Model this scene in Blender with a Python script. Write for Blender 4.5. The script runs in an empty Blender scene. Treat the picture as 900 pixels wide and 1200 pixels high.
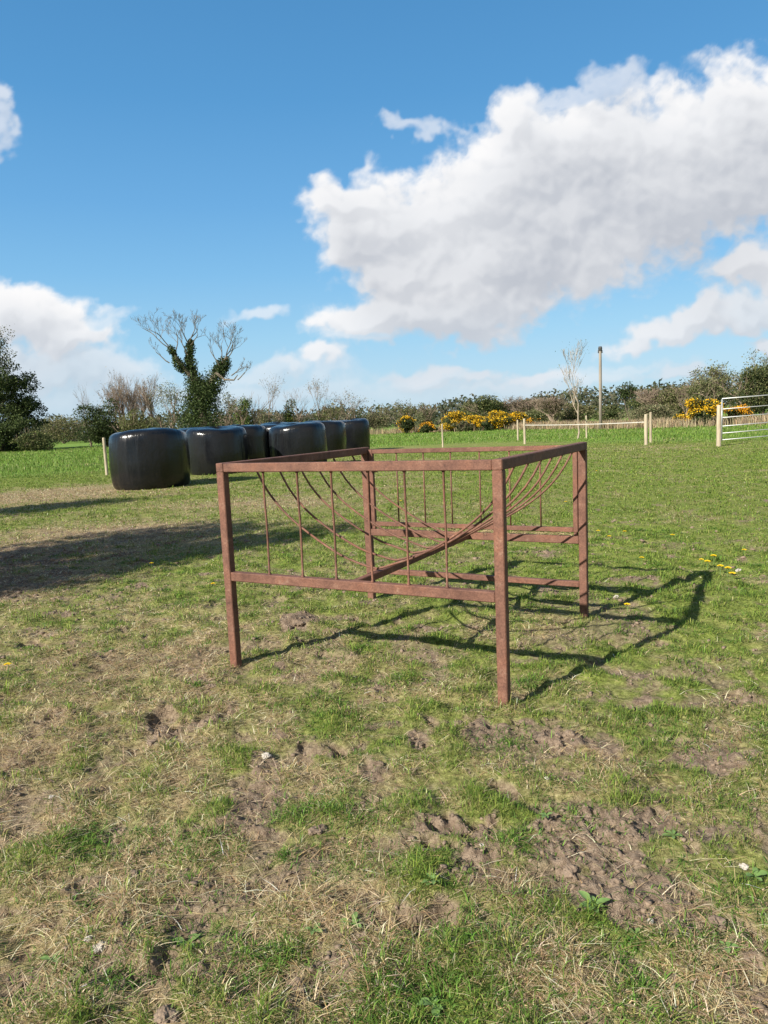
import bpy, math, random
import numpy as np
from mathutils import Vector, Matrix
C = bpy.context.scene.collection
R = math.radians
PI = math.pi
rnd = random.Random(7)
rng = np.random.default_rng(11)

# ------------------------------------------------------------------ camera calibration
CAMH = 1.3; FPX = 860.0; PIT = .12532; ROLL = .04461
def pdir(u, v):
    a = u-450; b = 600-v
    cr, sr = math.cos(ROLL), math.sin(ROLL)
    x = a*cr+b*sr; yv = -a*sr+b*cr
    return np.array([x/FPX, math.cos(PIT)+yv/FPX*math.sin(PIT), -math.sin(PIT)+yv/FPX*math.cos(PIT)])
def at(u, v, z=0.0):
    d = pdir(u, v); t = (z-CAMH)/d[2]
    return d[0]*t, d[1]*t
def hz(u):
    a = u-450
    return 600-(FPX*math.tan(PIT)+a*math.sin(ROLL))/math.cos(ROLL)
def far(u, d):
    q = pdir(u, hz(u)); return q[0]/q[1]*d, d
def ztop(u, v, d):            # height of something whose top shows at pixel v when it stands at depth d
    q = pdir(u, v); return CAMH+q[2]/q[1]*d

# ------------------------------------------------------------------ materials
def M(name):
    m = bpy.data.materials.new(name); m.use_nodes = True
    nt = m.node_tree; b = nt.nodes['Principled BSDF']
    return m, nt, b
def N(nt, t, **k):
    n = nt.nodes.new(t)
    for a, v in k.items():
        if a in n.inputs: n.inputs[a].default_value = v
        else: setattr(n, a, v)
    return n
def ramp(nt, fac, stops):
    r = nt.nodes.new('ShaderNodeValToRGB'); el = r.color_ramp.elements
    while len(el) < len(stops): el.new(.5)
    for e, (p, c) in zip(el, stops): e.position = p; e.color = (*c, 1) if len(c) == 3 else c
    nt.links.new(fac, r.inputs[0]); return r
def noise(nt, scale, detail=4, rough=.6, coord='Object', stretch=None, dim=None):
    tc = nt.nodes.new('ShaderNodeTexCoord')
    n = N(nt, 'ShaderNodeTexNoise'); n.inputs['Scale'].default_value = scale
    n.inputs['Detail'].default_value = detail; n.inputs['Roughness'].default_value = rough
    if stretch:
        mp = nt.nodes.new('ShaderNodeMapping'); mp.inputs['Scale'].default_value = stretch
        nt.links.new(tc.outputs[coord], mp.inputs[0]); nt.links.new(mp.outputs[0], n.inputs['Vector'])
    else: nt.links.new(tc.outputs[coord], n.inputs['Vector'])
    return n
def bump(nt, b, h, strength=.4, dist=.01):
    bp = nt.nodes.new('ShaderNodeBump'); bp.inputs['Strength'].default_value = strength
    bp.inputs['Distance'].default_value = dist
    nt.links.new(h, bp.inputs['Height']); nt.links.new(bp.outputs[0], b.inputs['Normal'])
def simple(name, stops, scale=8, rough=.8, detail=5, stretch=None, bs=.3, bd=.01, metallic=0, spec=.3):
    m, nt, b = M(name)
    n = noise(nt, scale, detail, .65, stretch=stretch)
    r = ramp(nt, n.outputs[0], stops)
    nt.links.new(r.outputs[0], b.inputs['Base Color'])
    b.inputs['Roughness'].default_value = rough; b.inputs['Metallic'].default_value = metallic
    b.inputs['Specular IOR Level'].default_value = spec
    if bs: bump(nt, b, n.outputs[0], bs, bd)
    return m

def leafmat(name, transl=.35, rough=.6):       # colour per leaf / blade from the 'col' attribute
    m, nt, b = M(name)
    a = N(nt, 'ShaderNodeAttribute'); a.attribute_name = 'col'
    nt.links.new(a.outputs['Color'], b.inputs['Base Color'])
    b.inputs['Roughness'].default_value = rough; b.inputs['Specular IOR Level'].default_value = .12
    t = N(nt, 'ShaderNodeBsdfTranslucent'); mx = N(nt, 'ShaderNodeMixShader'); mx.inputs[0].default_value = transl
    nt.links.new(a.outputs['Color'], t.inputs[0])
    nt.links.new(b.outputs[0], mx.inputs[1]); nt.links.new(t.outputs[0], mx.inputs[2])
    nt.links.new(mx.outputs[0], nt.nodes['Material Output'].inputs[0])
    return m

RUST = None
def rust():
    m, nt, b = M('rusty_steel')
    n = noise(nt, 22, 8, .7); r = ramp(nt, n.outputs[0], [(.28, (.05, .027, .020)), (.38, (.12, .057, .039)), (.58, (.165, .082, .055)), (.72, (.215, .135, .098))])
    n2 = noise(nt, 160, 4, .7)
    r2 = ramp(nt, n2.outputs[0], [(.35, (.62, .58, .56)), (.62, (1.12, 1.1, 1.1))])
    mx = N(nt, 'ShaderNodeMix', data_type='RGBA', blend_type='MULTIPLY'); mx.inputs[0].default_value = 1
    nt.links.new(r.outputs[0], mx.inputs[6]); nt.links.new(r2.outputs[0], mx.inputs[7])
    nt.links.new(mx.outputs[2], b.inputs['Base Color'])
    n4 = noise(nt, 3.2, 5, .7); r4 = ramp(nt, n4.outputs[0], [(.36, (.66, .62, .62)), (.5, (1, 1, 1)), (.66, (1.22, 1.08, .95))])
    m4 = N(nt, 'ShaderNodeMix', data_type='RGBA', blend_type='MULTIPLY'); m4.inputs[0].default_value = .85
    nt.links.new(mx.outputs[2], m4.inputs[6]); nt.links.new(r4.outputs[0], m4.inputs[7]); nt.links.new(m4.outputs[2], b.inputs['Base Color'])
    b.inputs['Roughness'].default_value = .72; b.inputs['Specular IOR Level'].default_value = .35
    bump(nt, b, n2.outputs[0], .5, .002)
    return m
RUST = rust()
WOOD = simple('pale_fence_wood', [(.3, (.22, .18, .125)), (.55, (.38, .325, .235)), (.8, (.50, .44, .33))], 14, .8, stretch=(1, 1, .12))
POLEWOOD = simple('weathered_pole_wood', [(.3, (.13, .11, .09)), (.7, (.3, .26, .22))], 10, .85, stretch=(1, 1, .1))
GALV = simple('galvanised_steel', [(.3, (.30, .31, .31)), (.7, (.46, .47, .46))], 30, .45, metallic=.5, bs=.05)
TAPE = simple('white_fence_tape', [(.3, (.34, .33, .29)), (.7, (.46, .45, .40))], 5, .6, bs=0)
DARKM = simple('dark_fitting', [(.3, (.03, .03, .03)), (.7, (.07, .07, .07))], 10, .5)
BARK = simple('bark', [(.3, (.07, .055, .04)), (.55, (.14, .115, .085)), (.8, (.22, .19, .15))], 6, .9, stretch=(1, 1, .3), bs=.6, bd=.03)
PALEBARK = simple('pale_bark', [(.3, (.19, .15, .11)), (.7, (.36, .30, .23))], 6, .9, stretch=(1, 1, .3))
PINKBARK = simple('brown_twig_bark', [(.3, (.13, .095, .07)), (.7, (.26, .20, .15))], 6, .9)
STONE = simple('pale_stone', [(.3, (.30, .27, .23)), (.7, (.50, .46, .40))], 30, .9, bs=.6, bd=.004)
CLOD = simple('dried_mud', [(.3, (.10, .072, .05)), (.7, (.24, .18, .13))], 30, .95, bs=.8, bd=.006)
LEAF = leafmat('tree_leaves', .3)
BLADE = leafmat('grass_blades', .35, .55)
FLOWER = leafmat('flower_petals', .3)

def plastic():
    m, nt, b = M('black_bale_wrap')
    n = noise(nt, 2.2, 6, .6, stretch=(1, 1, .35)); n2 = noise(nt, 9, 5, .6, stretch=(1, 1, .15)); n3 = noise(nt, 45, 4, .6)
    r = ramp(nt, n.outputs[0], [(.3, (.003, .0033, .004)), (.7, (.008, .009, .011))])
    # dust film towards rubbed places
    r3 = ramp(nt, n3.outputs[0], [(.5, (0, 0, 0)), (.8, (.010, .009, .008))])
    mx = N(nt, 'ShaderNodeMix', data_type='RGBA', blend_type='ADD'); mx.inputs[0].default_value = 1
    nt.links.new(r.outputs[0], mx.inputs[6]); nt.links.new(r3.outputs[0], mx.inputs[7])
    nt.links.new(mx.outputs[2], b.inputs['Base Color'])
    rr = ramp(nt, n2.outputs[0], [(.3, (.14,)*3), (.7, (.27,)*3)])
    nt.links.new(rr.outputs[0], b.inputs['Roughness'])
    b.inputs['Specular IOR Level'].default_value = .42
    ad = N(nt, 'ShaderNodeMath', operation='ADD')
    nt.links.new(n2.outputs[0], ad.inputs[0]); nt.links.new(n.outputs[0], ad.inputs[1])
    bump(nt, b, ad.outputs[0], .5, .03)
    return m
WRAP = plastic()

# ------------------------------------------------------------------ mesh helpers
class MB:
    def __init__(s): s.v = []; s.f = []; s.c = None
    def add(s, v, f):
        o = len(s.v); s.v += [tuple(p) for p in v]; s.f += [tuple(i+o for i in q) for q in f]
    def box(s, x0, x1, y0, y1, z0, z1, ch=.003):
        # chamfered bar: every edge cut by ch
        v = []; idx = {}
        for ix in (0, 1):
            for iy in (0, 1):
                for iz in (0, 1):
                    X = (x0, x1)[ix]; Y = (y0, y1)[iy]; Z = (z0, z1)[iz]
                    sx = ch if ix == 0 else -ch; sy = ch if iy == 0 else -ch; sz = ch if iz == 0 else -ch
                    idx[ix, iy, iz, 0] = len(v); v.append((X, Y+sy, Z+sz))
                    idx[ix, iy, iz, 1] = len(v); v.append((X+sx, Y, Z+sz))
                    idx[ix, iy, iz, 2] = len(v); v.append((X+sx, Y+sy, Z))
        f = []
        q = [(0, 0), (1, 0), (1, 1), (0, 1)]
        for a in (0, 1):
            F = [idx[a, i, j, 0] for i, j in q]; f.append(F if a else F[::-1])
            F = [idx[i, a, j, 1] for i, j in q]; f.append(F[::-1] if a else F)
            F = [idx[i, j, a, 2] for i, j in q]; f.append(F if a else F[::-1])
        for i in (0, 1):
            for j in (0, 1):
                f.append((idx[i, j, 0, 0], idx[i, j, 0, 1], idx[i, j, 1, 1], idx[i, j, 1, 0]))
                f.append((idx[i, 0, j, 0], idx[i, 0, j, 2], idx[i, 1, j, 2], idx[i, 1, j, 0]))
                f.append((idx[0, i, j, 1], idx[0, i, j, 2], idx[1, i, j, 2], idx[1, i, j, 1]))
        for i in (0, 1):
            for j in (0, 1):
                for k in (0, 1): f.append(tuple(idx[i, j, k, t] for t in range(3)))
        s.add(v, f); s.fix = True
    def tube(s, pts, rad, n=6, cap=True):
        pts = [Vector(p) for p in pts]
        if not hasattr(rad, '__len__'): rad = [rad]*len(pts)
        o = len(s.v); up = Vector((0, 0, 1))
        pd = None
        for i, p in enumerate(pts):
            d = (pts[min(i+1, len(pts)-1)]-pts[max(i-1, 0)]).normalized()
            if pd is None:
                a = d.cross(up)
                if a.length < .05: a = d.cross(Vector((1, 0, 0)))
                a.normalize()
            else:
                a = (a-d*a.dot(d)).normalized()
            pd = d; b = d.cross(a)
            for k in range(n):
                t = 2*PI*k/n; s.v.append(tuple(p+(a*math.cos(t)+b*math.sin(t))*rad[i]))
        for i in range(len(pts)-1):
            for k in range(n):
                k2 = (k+1) % n
                s.f.append((o+i*n+k, o+i*n+k2, o+(i+1)*n+k2, o+(i+1)*n+k))
        if cap:
            s.f.append(tuple(o+k for k in range(n))[::-1]); e = o+(len(pts)-1)*n
            s.f.append(tuple(e+k for k in range(n)))
    def build(s, name, mat, parent=None, smooth=False, loc=None, link=True):
        me = bpy.data.meshes.new(name); me.from_pydata(s.v, [], s.f); me.validate()
        if getattr(s, 'fix', False):
            import bmesh
            bm = bmesh.new(); bm.from_mesh(me); bmesh.ops.recalc_face_normals(bm, faces=bm.faces); bm.to_mesh(me); bm.free()
        if smooth: me.shade_smooth()
        me.materials.append(mat)
        o = bpy.data.objects.new(name, me)
        if link: C.objects.link(o)
        if parent: o.parent = parent
        if loc is not None: o.location = loc
        return o
def npmesh(name, V, F4=None, F3=None, mat=None, col=None, attrs=None, smooth=False, parent=None):
    me = bpy.data.meshes.new(name)
    nf4 = 0 if F4 is None else len(F4); nf3 = 0 if F3 is None else len(F3)
    me.vertices.add(len(V)); me.vertices.foreach_set('co', np.asarray(V, np.float32).ravel())
    loops = []
    if nf4: loops.append(np.asarray(F4, np.int32).ravel())
    if nf3: loops.append(np.asarray(F3, np.int32).ravel())
    L = np.concatenate(loops); me.loops.add(len(L)); me.loops.foreach_set('vertex_index', L)
    st = np.concatenate([np.arange(nf4)*4, nf4*4+np.arange(nf3)*3]).astype(np.int32)
    me.polygons.add(nf4+nf3); me.polygons.foreach_set('loop_start', st)
    me.update(calc_edges=True)
    if col is not None:
        a = me.attributes.new('col', 'FLOAT_COLOR', 'POINT')
        cc = np.ones((len(V), 4), np.float32); cc[:, :3] = col
        a.data.foreach_set('color', cc.ravel())
    for k, arr in (attrs or {}).items():
        a = me.attributes.new(k, 'FLOAT', 'POINT'); a.data.foreach_set('value', np.asarray(arr, np.float32))
    if smooth: me.shade_smooth()
    if mat: me.materials.append(mat)
    o = bpy.data.objects.new(name, me); C.objects.link(o)
    if parent: o.parent = parent
    return o
def tag(o, label=None, cat=None, group=None, kind=None):
    if label: o['label'] = label
    if cat: o['category'] = cat
    if group: o['group'] = group
    if kind: o['kind'] = kind
    return o
def empty(name, loc, rz=0, label=None, cat=None, group=None):
    o = bpy.data.objects.new(name, None); C.objects.link(o)
    o.location = loc; o.rotation_euler = (0, 0, rz); o.empty_display_size = .2
    return tag(o, label, cat, group)
def copy_tree(root, loc, rz, scale=(1, 1, 1), label=None, group=None):
    r = root.copy(); C.objects.link(r); r.location = loc; r.rotation_euler = (0, 0, rz); r.scale = scale
    if label: r['label'] = label
    if group: r['group'] = group
    for ch in list(root.children):
        c = ch.copy(); C.objects.link(c); c.parent = r
        for g in list(ch.children):
            d = g.copy(); C.objects.link(d); d.parent = c
    return r

# ------------------------------------------------------------------ numpy noise
def _h(ix, iy, seed):
    h = (ix.astype(np.int64)*374761393+iy.astype(np.int64)*668265263+seed*1442695041) & 0xFFFFFFFF
    h = ((h ^ (h >> 13))*1274126177) & 0xFFFFFFFF
    h = h ^ (h >> 16)
    return (h & 0xFFFF)/65535.0*2*PI
def perlin(x, y, seed=0):
    ix = np.floor(x); iy = np.floor(y); fx = x-ix; fy = y-iy
    u = fx*fx*fx*(fx*(fx*6-15)+10); v = fy*fy*fy*(fy*(fy*6-15)+10)
    def g(dx, dy):
        a = _h(ix+dx, iy+dy, seed); return np.cos(a)*(fx-dx)+np.sin(a)*(fy-dy)
    n0 = g(0, 0)*(1-u)+g(1, 0)*u; n1 = g(0, 1)*(1-u)+g(1, 1)*u
    return (n0*(1-v)+n1*v)*1.5
def fbm(x, y, size, octs=4, seed=0, gain=.5):
    s = 0; a = 1; t = 0
    for i in range(octs):
        s = s+a*perlin(x/size*2**i+17.3*i, y/size*2**i-9.1*i, seed+i*7); t += a; a *= gain
    return s/t
def sstep(x, a, b):
    t = np.clip((x-a)/(b-a), 0, 1); return t*t*(3-2*t)

# ------------------------------------------------------------------ ground: height, bare soil, dryness
def ell(lst):
    out = []
    for (u, v, ru, rv, w) in lst:
        x, y = at(u, v); x1, y1 = at(u+ru, v); x2, y2 = at(u, v-rv); x3, y3 = at(u, v+rv)
        out.append((x, y, abs(x1-x), max(.5*abs(y2-y3), .02), w))
    return out
SOIL = ell([(745, 955, 95, 60, .65), (690, 1015, 100, 55, .8), (600, 1045, 60, 35, .9), (800, 1065, 85, 45, .9), (428, 930, 38, 65, .8),
            (348, 732, 24, 11, 1.8), (180, 868, 60, 22, .8), (580, 842, 62, 26, .9), (100, 955, 40, 30, .5), (290, 935, 25, 30, .8), (490, 868, 18, 14, 1.4), (655, 875, 12, 9, 1.3),
            (455, 1085, 55, 45, .6), (225, 1180, 60, 25, .7), (850, 885, 70, 22, .7), (560, 905, 45, 25, .7), (700, 872, 60, 20, .6),
            (860, 1010, 50, 30, .7), (880, 1150, 50, 40, .8), (20, 650, 130, 20, 1.1), (10, 685, 90, 20, 1.0), (150, 622, 70, 6, .9), (245, 800, 25, 8, .8), (395, 810, 30, 12, .7), (90, 1010, 35, 20, .5),
            (790, 830, 60, 10, .4), (720, 700, 30, 10, .5), (550, 740, 40, 8, .35), (120, 720, 60, 10, .45), (150, 800, 50, 12, .5), (330, 1040, 40, 20, .6), (350, 1150, 45, 25, .6), (505, 1130, 60, 30, .6)])
DRY = ell([(60, 640, 170, 26, 1.3), (170, 622, 90, 7, 1.5), (20, 690, 110, 30, .9), (45, 580, 110, 10, 1.9), (260, 592, 120, 6, 1.0), (150, 770, 150, 40, .6), (110, 870, 170, 60, .5), (80, 1000, 160, 90, .4),
           (640, 1120, 120, 60, 1.0), (790, 1140, 120, 60, 1.0), (450, 1110, 100, 60, .7), (80, 1130, 60, 50, .8), (330, 1000, 120, 60, .45), (610, 1030, 50, 20, .9),
           (350, 585, 100, 16, .5), (510, 540, 300, 6, .5), (750, 525, 110, 5, .8), (380, 900, 120, 40, .3), (720, 895, 150, 40, .3)])
GREEN = ell([(700, 640, 190, 50, .6), (760, 760, 160, 40, .4), (470, 690, 110, 30, .5), (180, 690, 90, 20, .5), (330, 650, 120, 22, .3), (640, 960, 60, 70, .4),
             (90, 990, 40, 20, .5), (60, 555, 90, 16, 1.0), (60, 800, 80, 30, .1), (560, 1170, 60, 40, .7), (500, 1050, 40, 70, .35), (900, 700, 100, 60, .3), (500, 790, 130, 20, .4)])
def blob(x, y, L):
    s = np.zeros(x.shape)
    for (cx, cy, a, b, w) in L:
        s += w*np.exp(-(((x-cx)/a)**2+((y-cy)/b)**2)*1.1)
    return s
def soilmask(x, y):
    out = np.zeros(x.shape); d_ = np.hypot(x, y); k = d_ < 30
    if not k.any(): return out
    x = x[k]; y = y[k]; d = d_[k]
    b = blob(x, y, SOIL)
    n = fbm(x, y, .33, 5, 3, .62)
    s = sstep(b*.66+n*1.6-.02*np.clip(d-6, 0, 20), .32, .62)
    n2 = fbm(x, y, .9, 4, 91)
    s2 = sstep(n2*.8+n*1.0, .12, .40)*.85*np.clip(1.2-d/9, 0, 1)
    pit = sstep(-clump(x, y)+.55*n+.25*n2+.12*sstep(-d, -3.4, -1.6), .20, .46)*np.clip(1.35-d/7, 0, 1)*.85
    hole = sstep(fbm(x, y, .24, 3, 61), .30, .42)*np.clip(1.5-d/8, 0, 1)*.9
    out[k] = np.clip(np.maximum.reduce([s, s2, hole, pit]), 0, 1)
    return out
def drymask(x, y):
    b = blob(x, y, DRY)-blob(x, y, GREEN)*.8
    n = fbm(x, y, .8, 4, 23, .6); n2 = fbm(x, y, 4.5, 3, 51)
    d = np.hypot(x, y); c = fbm(x, y, .22, 3, 29)
    return np.clip(.50-.24*sstep(d, 2.8, 7)+b*.55+n*.65+n2*.25+c*.7*np.clip(1.4-d/9, .2, 1)-.16*sstep(x, .3, 2.5), 0, 1)
def fenceline(x):         # depth at which the long grass begins
    return np.interp(x, [-60, -14, -8.5, -4, 3.2, 6.4, 9.8, 11.2, 40], [26, 21, 23, 33, 34, 33, 27, 25.2, 26])
def clump(x, y): return fbm(x, y, .17, 3, 44, .45)
_px, _py = at(348, 732)
def hgt(x, y, s=None):
    d = np.hypot(x, y); near = np.clip(1.3-d/14, 0, 1)
    z = .018*fbm(x, y, 1.1, 3, 5)*np.clip(d, 0, 3)/3
    k = near > 0
    if k.any():
        X = x[k]; Y = y[k]; nk = near[k]; sk = soilmask(X, Y) if s is None else s[k]
        q = nk*(.022*fbm(X, Y, .30, 3, 8)+.011*fbm(X, Y, .07, 3, 18)+.030*clump(X, Y))
        cl = np.abs(fbm(X, Y, .13, 4, 13, .6)); fine = fbm(X, Y, .045, 3, 29)
        q += nk*sk*(.058*cl-.012+.030*fine)*np.clip(.65+.9*fbm(X, Y, .7, 2, 77), .3, 1.4)
        q -= nk*.034*sstep(fbm(X, Y, .24, 3, 61), .34, .56)      # hoof holes
        g_ = np.exp(-(((X-_px)/.16)**2+((Y-_py)/.13)**2)); q += g_*(.045+.03*fbm(X, Y, .06, 3, 2))
        z[k] += q
    f = d > 20
    if f.any(): z[f] += .08*np.clip(d[f]-20, 0, 40)/40*fbm(x[f], y[f], 9, 2, 71)
    return z
def h1(x, y): return float(hgt(np.array([float(x)]), np.array([float(y)]))[0])

def ground():
    r = [.5]
    while r[-1] < 3500:
        r.append(r[-1]*(1.0043 if r[-1] < 9 else 1.012 if r[-1] < 40 else 1.07))
    r = np.array(r)
    th = np.concatenate([np.linspace(48, 132, 640), np.linspace(132, 408, 90)[1:-1]])
    th = np.radians(th); nt, nr = len(th), len(r)
    RR, TT = np.meshgrid(r, th, indexing='ij')
    X = RR*np.cos(TT); Y = RR*np.sin(TT)
    x = X.ravel(); y = Y.ravel(); s_ = soilmask(x, y); z = hgt(x, y, s_)
    V = np.stack([x, y, z], 1)
    i = np.arange(nr-1)[:, None]*nt; j = np.arange(nt)[None, :]; j2 = (j+1) % nt
    F = np.stack([i+j, i+nt+j, i+nt+j2, i+j2], -1).reshape(-1, 4)
    V = np.vstack([V, [[0, 0, h1(0, 0)]]]); c = len(V)-1
    F3 = np.stack([np.full(nt, c), np.arange(nt), (np.arange(nt)+1) % nt], 1)
    s = np.append(s_, 0); dr = np.append(drymask(x, y), 0)
    lush = np.append(sstep(y-fenceline(x)+1.5*fbm(x, y, 3, 2, 41), -1.5, 5), 0)
    m, nt_, b = M('pasture_ground')
    at_ = lambda k: (lambda a: (setattr(a, 'attribute_name', k), a)[1])(N(nt_, 'ShaderNodeAttribute')).outputs['Fac']
    n = noise(nt_, 45, 8, .7); nb = noise(nt_, 3.5, 6, .65); nf = noise(nt_, 260, 3, .6)
    soil = ramp(nt_, n.outputs[0], [(.28, (.09, .062, .042)), (.5, (.20, .148, .105)), (.72, (.34, .265, .195))])
    dry = ramp(nt_, n.outputs[0], [(.32, (.10, .073, .04)), (.52, (.30, .23, .13)), (.7, (.50, .41, .26))])
    grs = ramp(nt_, n.outputs[0], [(.32, (.055, .062, .016)), (.5, (.15, .188, .038)), (.68, (.27, .30, .085))])
    lsh = ramp(nt_, nb.outputs[0], [(.3, (.10, .175, .028)), (.7, (.165, .245, .05))])
    def mix(f, a, bb):
        mx = N(nt_, 'ShaderNodeMix', data_type='RGBA'); nt_.links.new(f, mx.inputs[0])
        nt_.links.new(a, mx.inputs[6]); nt_.links.new(bb, mx.inputs[7]); return mx.outputs[2]
    rr = ramp(nt_, nb.outputs[0], [(.35, (0, 0, 0)), (.65, (1, 1, 1))])
    ml = N(nt_, 'ShaderNodeMath', operation='MULTIPLY_ADD'); nt_.links.new(rr.outputs[0], ml.inputs[0]); ml.inputs[1].default_value = .35
    ad = N(nt_, 'ShaderNodeMath', operation='SUBTRACT'); nt_.links.new(at_('dry'), ad.inputs[0]); ad.inputs[1].default_value = .2
    nt_.links.new(ad.outputs[0], ml.inputs[2]); ml.use_clamp = True
    c1 = mix(ml.outputs[0], grs.outputs[0], dry.outputs[0])
    c2 = mix(at_('lush'), c1, lsh.outputs[0])
    c3 = mix(at_('soil'), c2, soil.outputs[0])
    nt_.links.new(c3, b.inputs['Base Color']); b.inputs['Roughness'].default_value = .95
    b.inputs['Specular IOR Level'].default_value = .1
    a2 = N(nt_, 'ShaderNodeMath', operation='ADD'); nt_.links.new(n.outputs[0], a2.inputs[0]); nt_.links.new(nf.outputs[0], a2.inputs[1])
    bump(nt_, b, a2.outputs[0], .8, .012)
    o = npmesh('ground', V, F, F3, m, attrs={'soil': s, 'dry': dr, 'lush': lush}, smooth=True)
    tag(o, 'grazed pasture with bare muddy patches', None, None, 'structure')
ground()

# ------------------------------------------------------------------ grass
def blades(name, x, y, h, w, lean, az, col, label, mat=BLADE, z0=None, tip=1.0):
    n = len(x); z = hgt(x, y)-.003 if z0 is None else z0
    dx = np.cos(az); dy = np.sin(az)
    sx = -dy*w*.5; sy = dx*w*.5
    tw = rng.uniform(-1, 1, n); cx = np.cos(az+PI/2+tw); cy = np.sin(az+PI/2+tw); sx = cx*w*.5; sy = cy*w*.5
    L = lean*h
    hm = h*.55*np.sqrt(np.clip(1-(lean*.35)**2, .1, 1)); ht = h*np.clip(1-lean*.62, .06, 1)
    V = np.empty((n, 5, 3), np.float32)
    V[:, 0] = np.stack([x-sx, y-sy, z], 1); V[:, 1] = np.stack([x+sx, y+sy, z], 1)
    mx = x+dx*L*.38; my = y+dy*L*.38
    V[:, 2] = np.stack([mx+sx*.8, my+sy*.8, z+np.minimum(hm, ht*.9+.002)], 1); V[:, 3] = np.stack([mx-sx*.8, my-sy*.8, z+np.minimum(hm, ht*.9+.002)], 1)
    V[:, 4] = np.stack([x+dx*L, y+dy*L, z+ht], 1)
    o = np.arange(n)*5
    F4 = np.stack([o, o+1, o+2, o+3], 1); F3 = np.stack([o+3, o+2, o+4], 1)
    cc = np.repeat(col[:, None, :], 5, 1)
    ob = npmesh(name, V.reshape(-1, 3), F4, F3, mat, cc.reshape(-1, 3))
    tag(ob, label, 'grass', None, 'stuff'); return ob
def scatter(n, d0, d1, p, half=.62):
    # density ~ d^-p per area, inside a wedge a little wider than the view
    u = rng.random(n); k = 2-p
    d = (d0**k+u*(d1**k-d0**k))**(1/k)
    t = rng.uniform(-half, half, n)
    return d*np.sin(t), d*np.cos(t)
def pal(n, cols, jit=.25):
    c = np.array(cols)[rng.integers(0, len(cols), n)]
    return np.clip(c*(1+rng.normal(0, jit, (n, 1)))*(1+rng.normal(0, .06, (n, 3))), .005, .9)
GCOL = [(.146, .212, .034), (.18, .25, .043), (.12, .188, .032), (.24, .285, .07), (.10, .168, .03)]
OCOL = [(.26, .25, .085), (.31, .28, .12), (.21, .22, .07)]
DCOL = [(.42, .33, .18), (.52, .43, .26), (.34, .255, .135), (.26, .185, .10), (.62, .53, .36)]
def colours(x, y, extra=0.0):
    n = len(x); dr = drymask(x, y)+extra; q = rng.random(n)
    c = pal(n, GCOL, .22)
    o = q < np.clip(dr*.9, 0, 1); c[o] = pal(int(o.sum()), OCOL, .22)
    o = q < np.clip(dr*1.15-.26, 0, 1); c[o] = pal(int(o.sum()), DCOL, .25)
    return c
def short_grass():
    x, y = scatter(880000, 1.1, 30, 1.35)
    s = soilmask(x, y); t = clump(x, y); t2 = fbm(x, y, .6, 3, 45)
    keep = rng.random(len(x)) < np.clip((1-s)*(.66+1.5*t+.6*t2)+.02, .015, 1)
    keep &= (y < fenceline(x)+2)
    x = x[keep]; y = y[keep]; t = t[keep]; t2 = t2[keep]; d = np.hypot(x, y); n = len(x)
    h = (.014+.018*rng.random(n)**1.6)*(1+np.clip(2.7*t+1.0*t2, -.5, 1.9))*(1+.015*d)
    w = (.0016+.0017*rng.random(n))*np.clip(d/2.6, .9, 8)**.8
    c = colours(x, y)
    lean = rng.uniform(.2, 1.35, n); dd_ = c[:, 0] > c[:, 1]*1.05; lean[dd_] = rng.uniform(.9, 1.5, int(dd_.sum())); h[dd_] *= .85
    blades('short_grass', x, y, h, w, lean, rng.uniform(0, 2*PI, n), c, 'short grazed green and olive grass covering the field')
def dry_litter():
    x, y = scatter(430000, 1.1, 18, 1.2)
    dr = drymask(x, y); s = soilmask(x, y); c = fbm(x, y, .2, 3, 66)
    keep = rng.random(len(x)) < np.clip(dr*1.1-.2+.9*c-.25*s, .03, 1)
    x = x[keep]; y = y[keep]; n = len(x); d = np.hypot(x, y)
    h = rng.uniform(.02, .085, n); w = rng.uniform(.0012, .003, n)*np.clip(d/2.6, .9, 8)**.8
    o = blades('dry_grass', x, y, h, w, rng.uniform(1.3, 1.56, n), rng.uniform(0, 2*PI, n), pal(n, [(a*1.15, b_*1.13, c_*1.1) for a, b_, c_ in DCOL], .34), 'flattened straw coloured dead grass lying over the turf')
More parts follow.
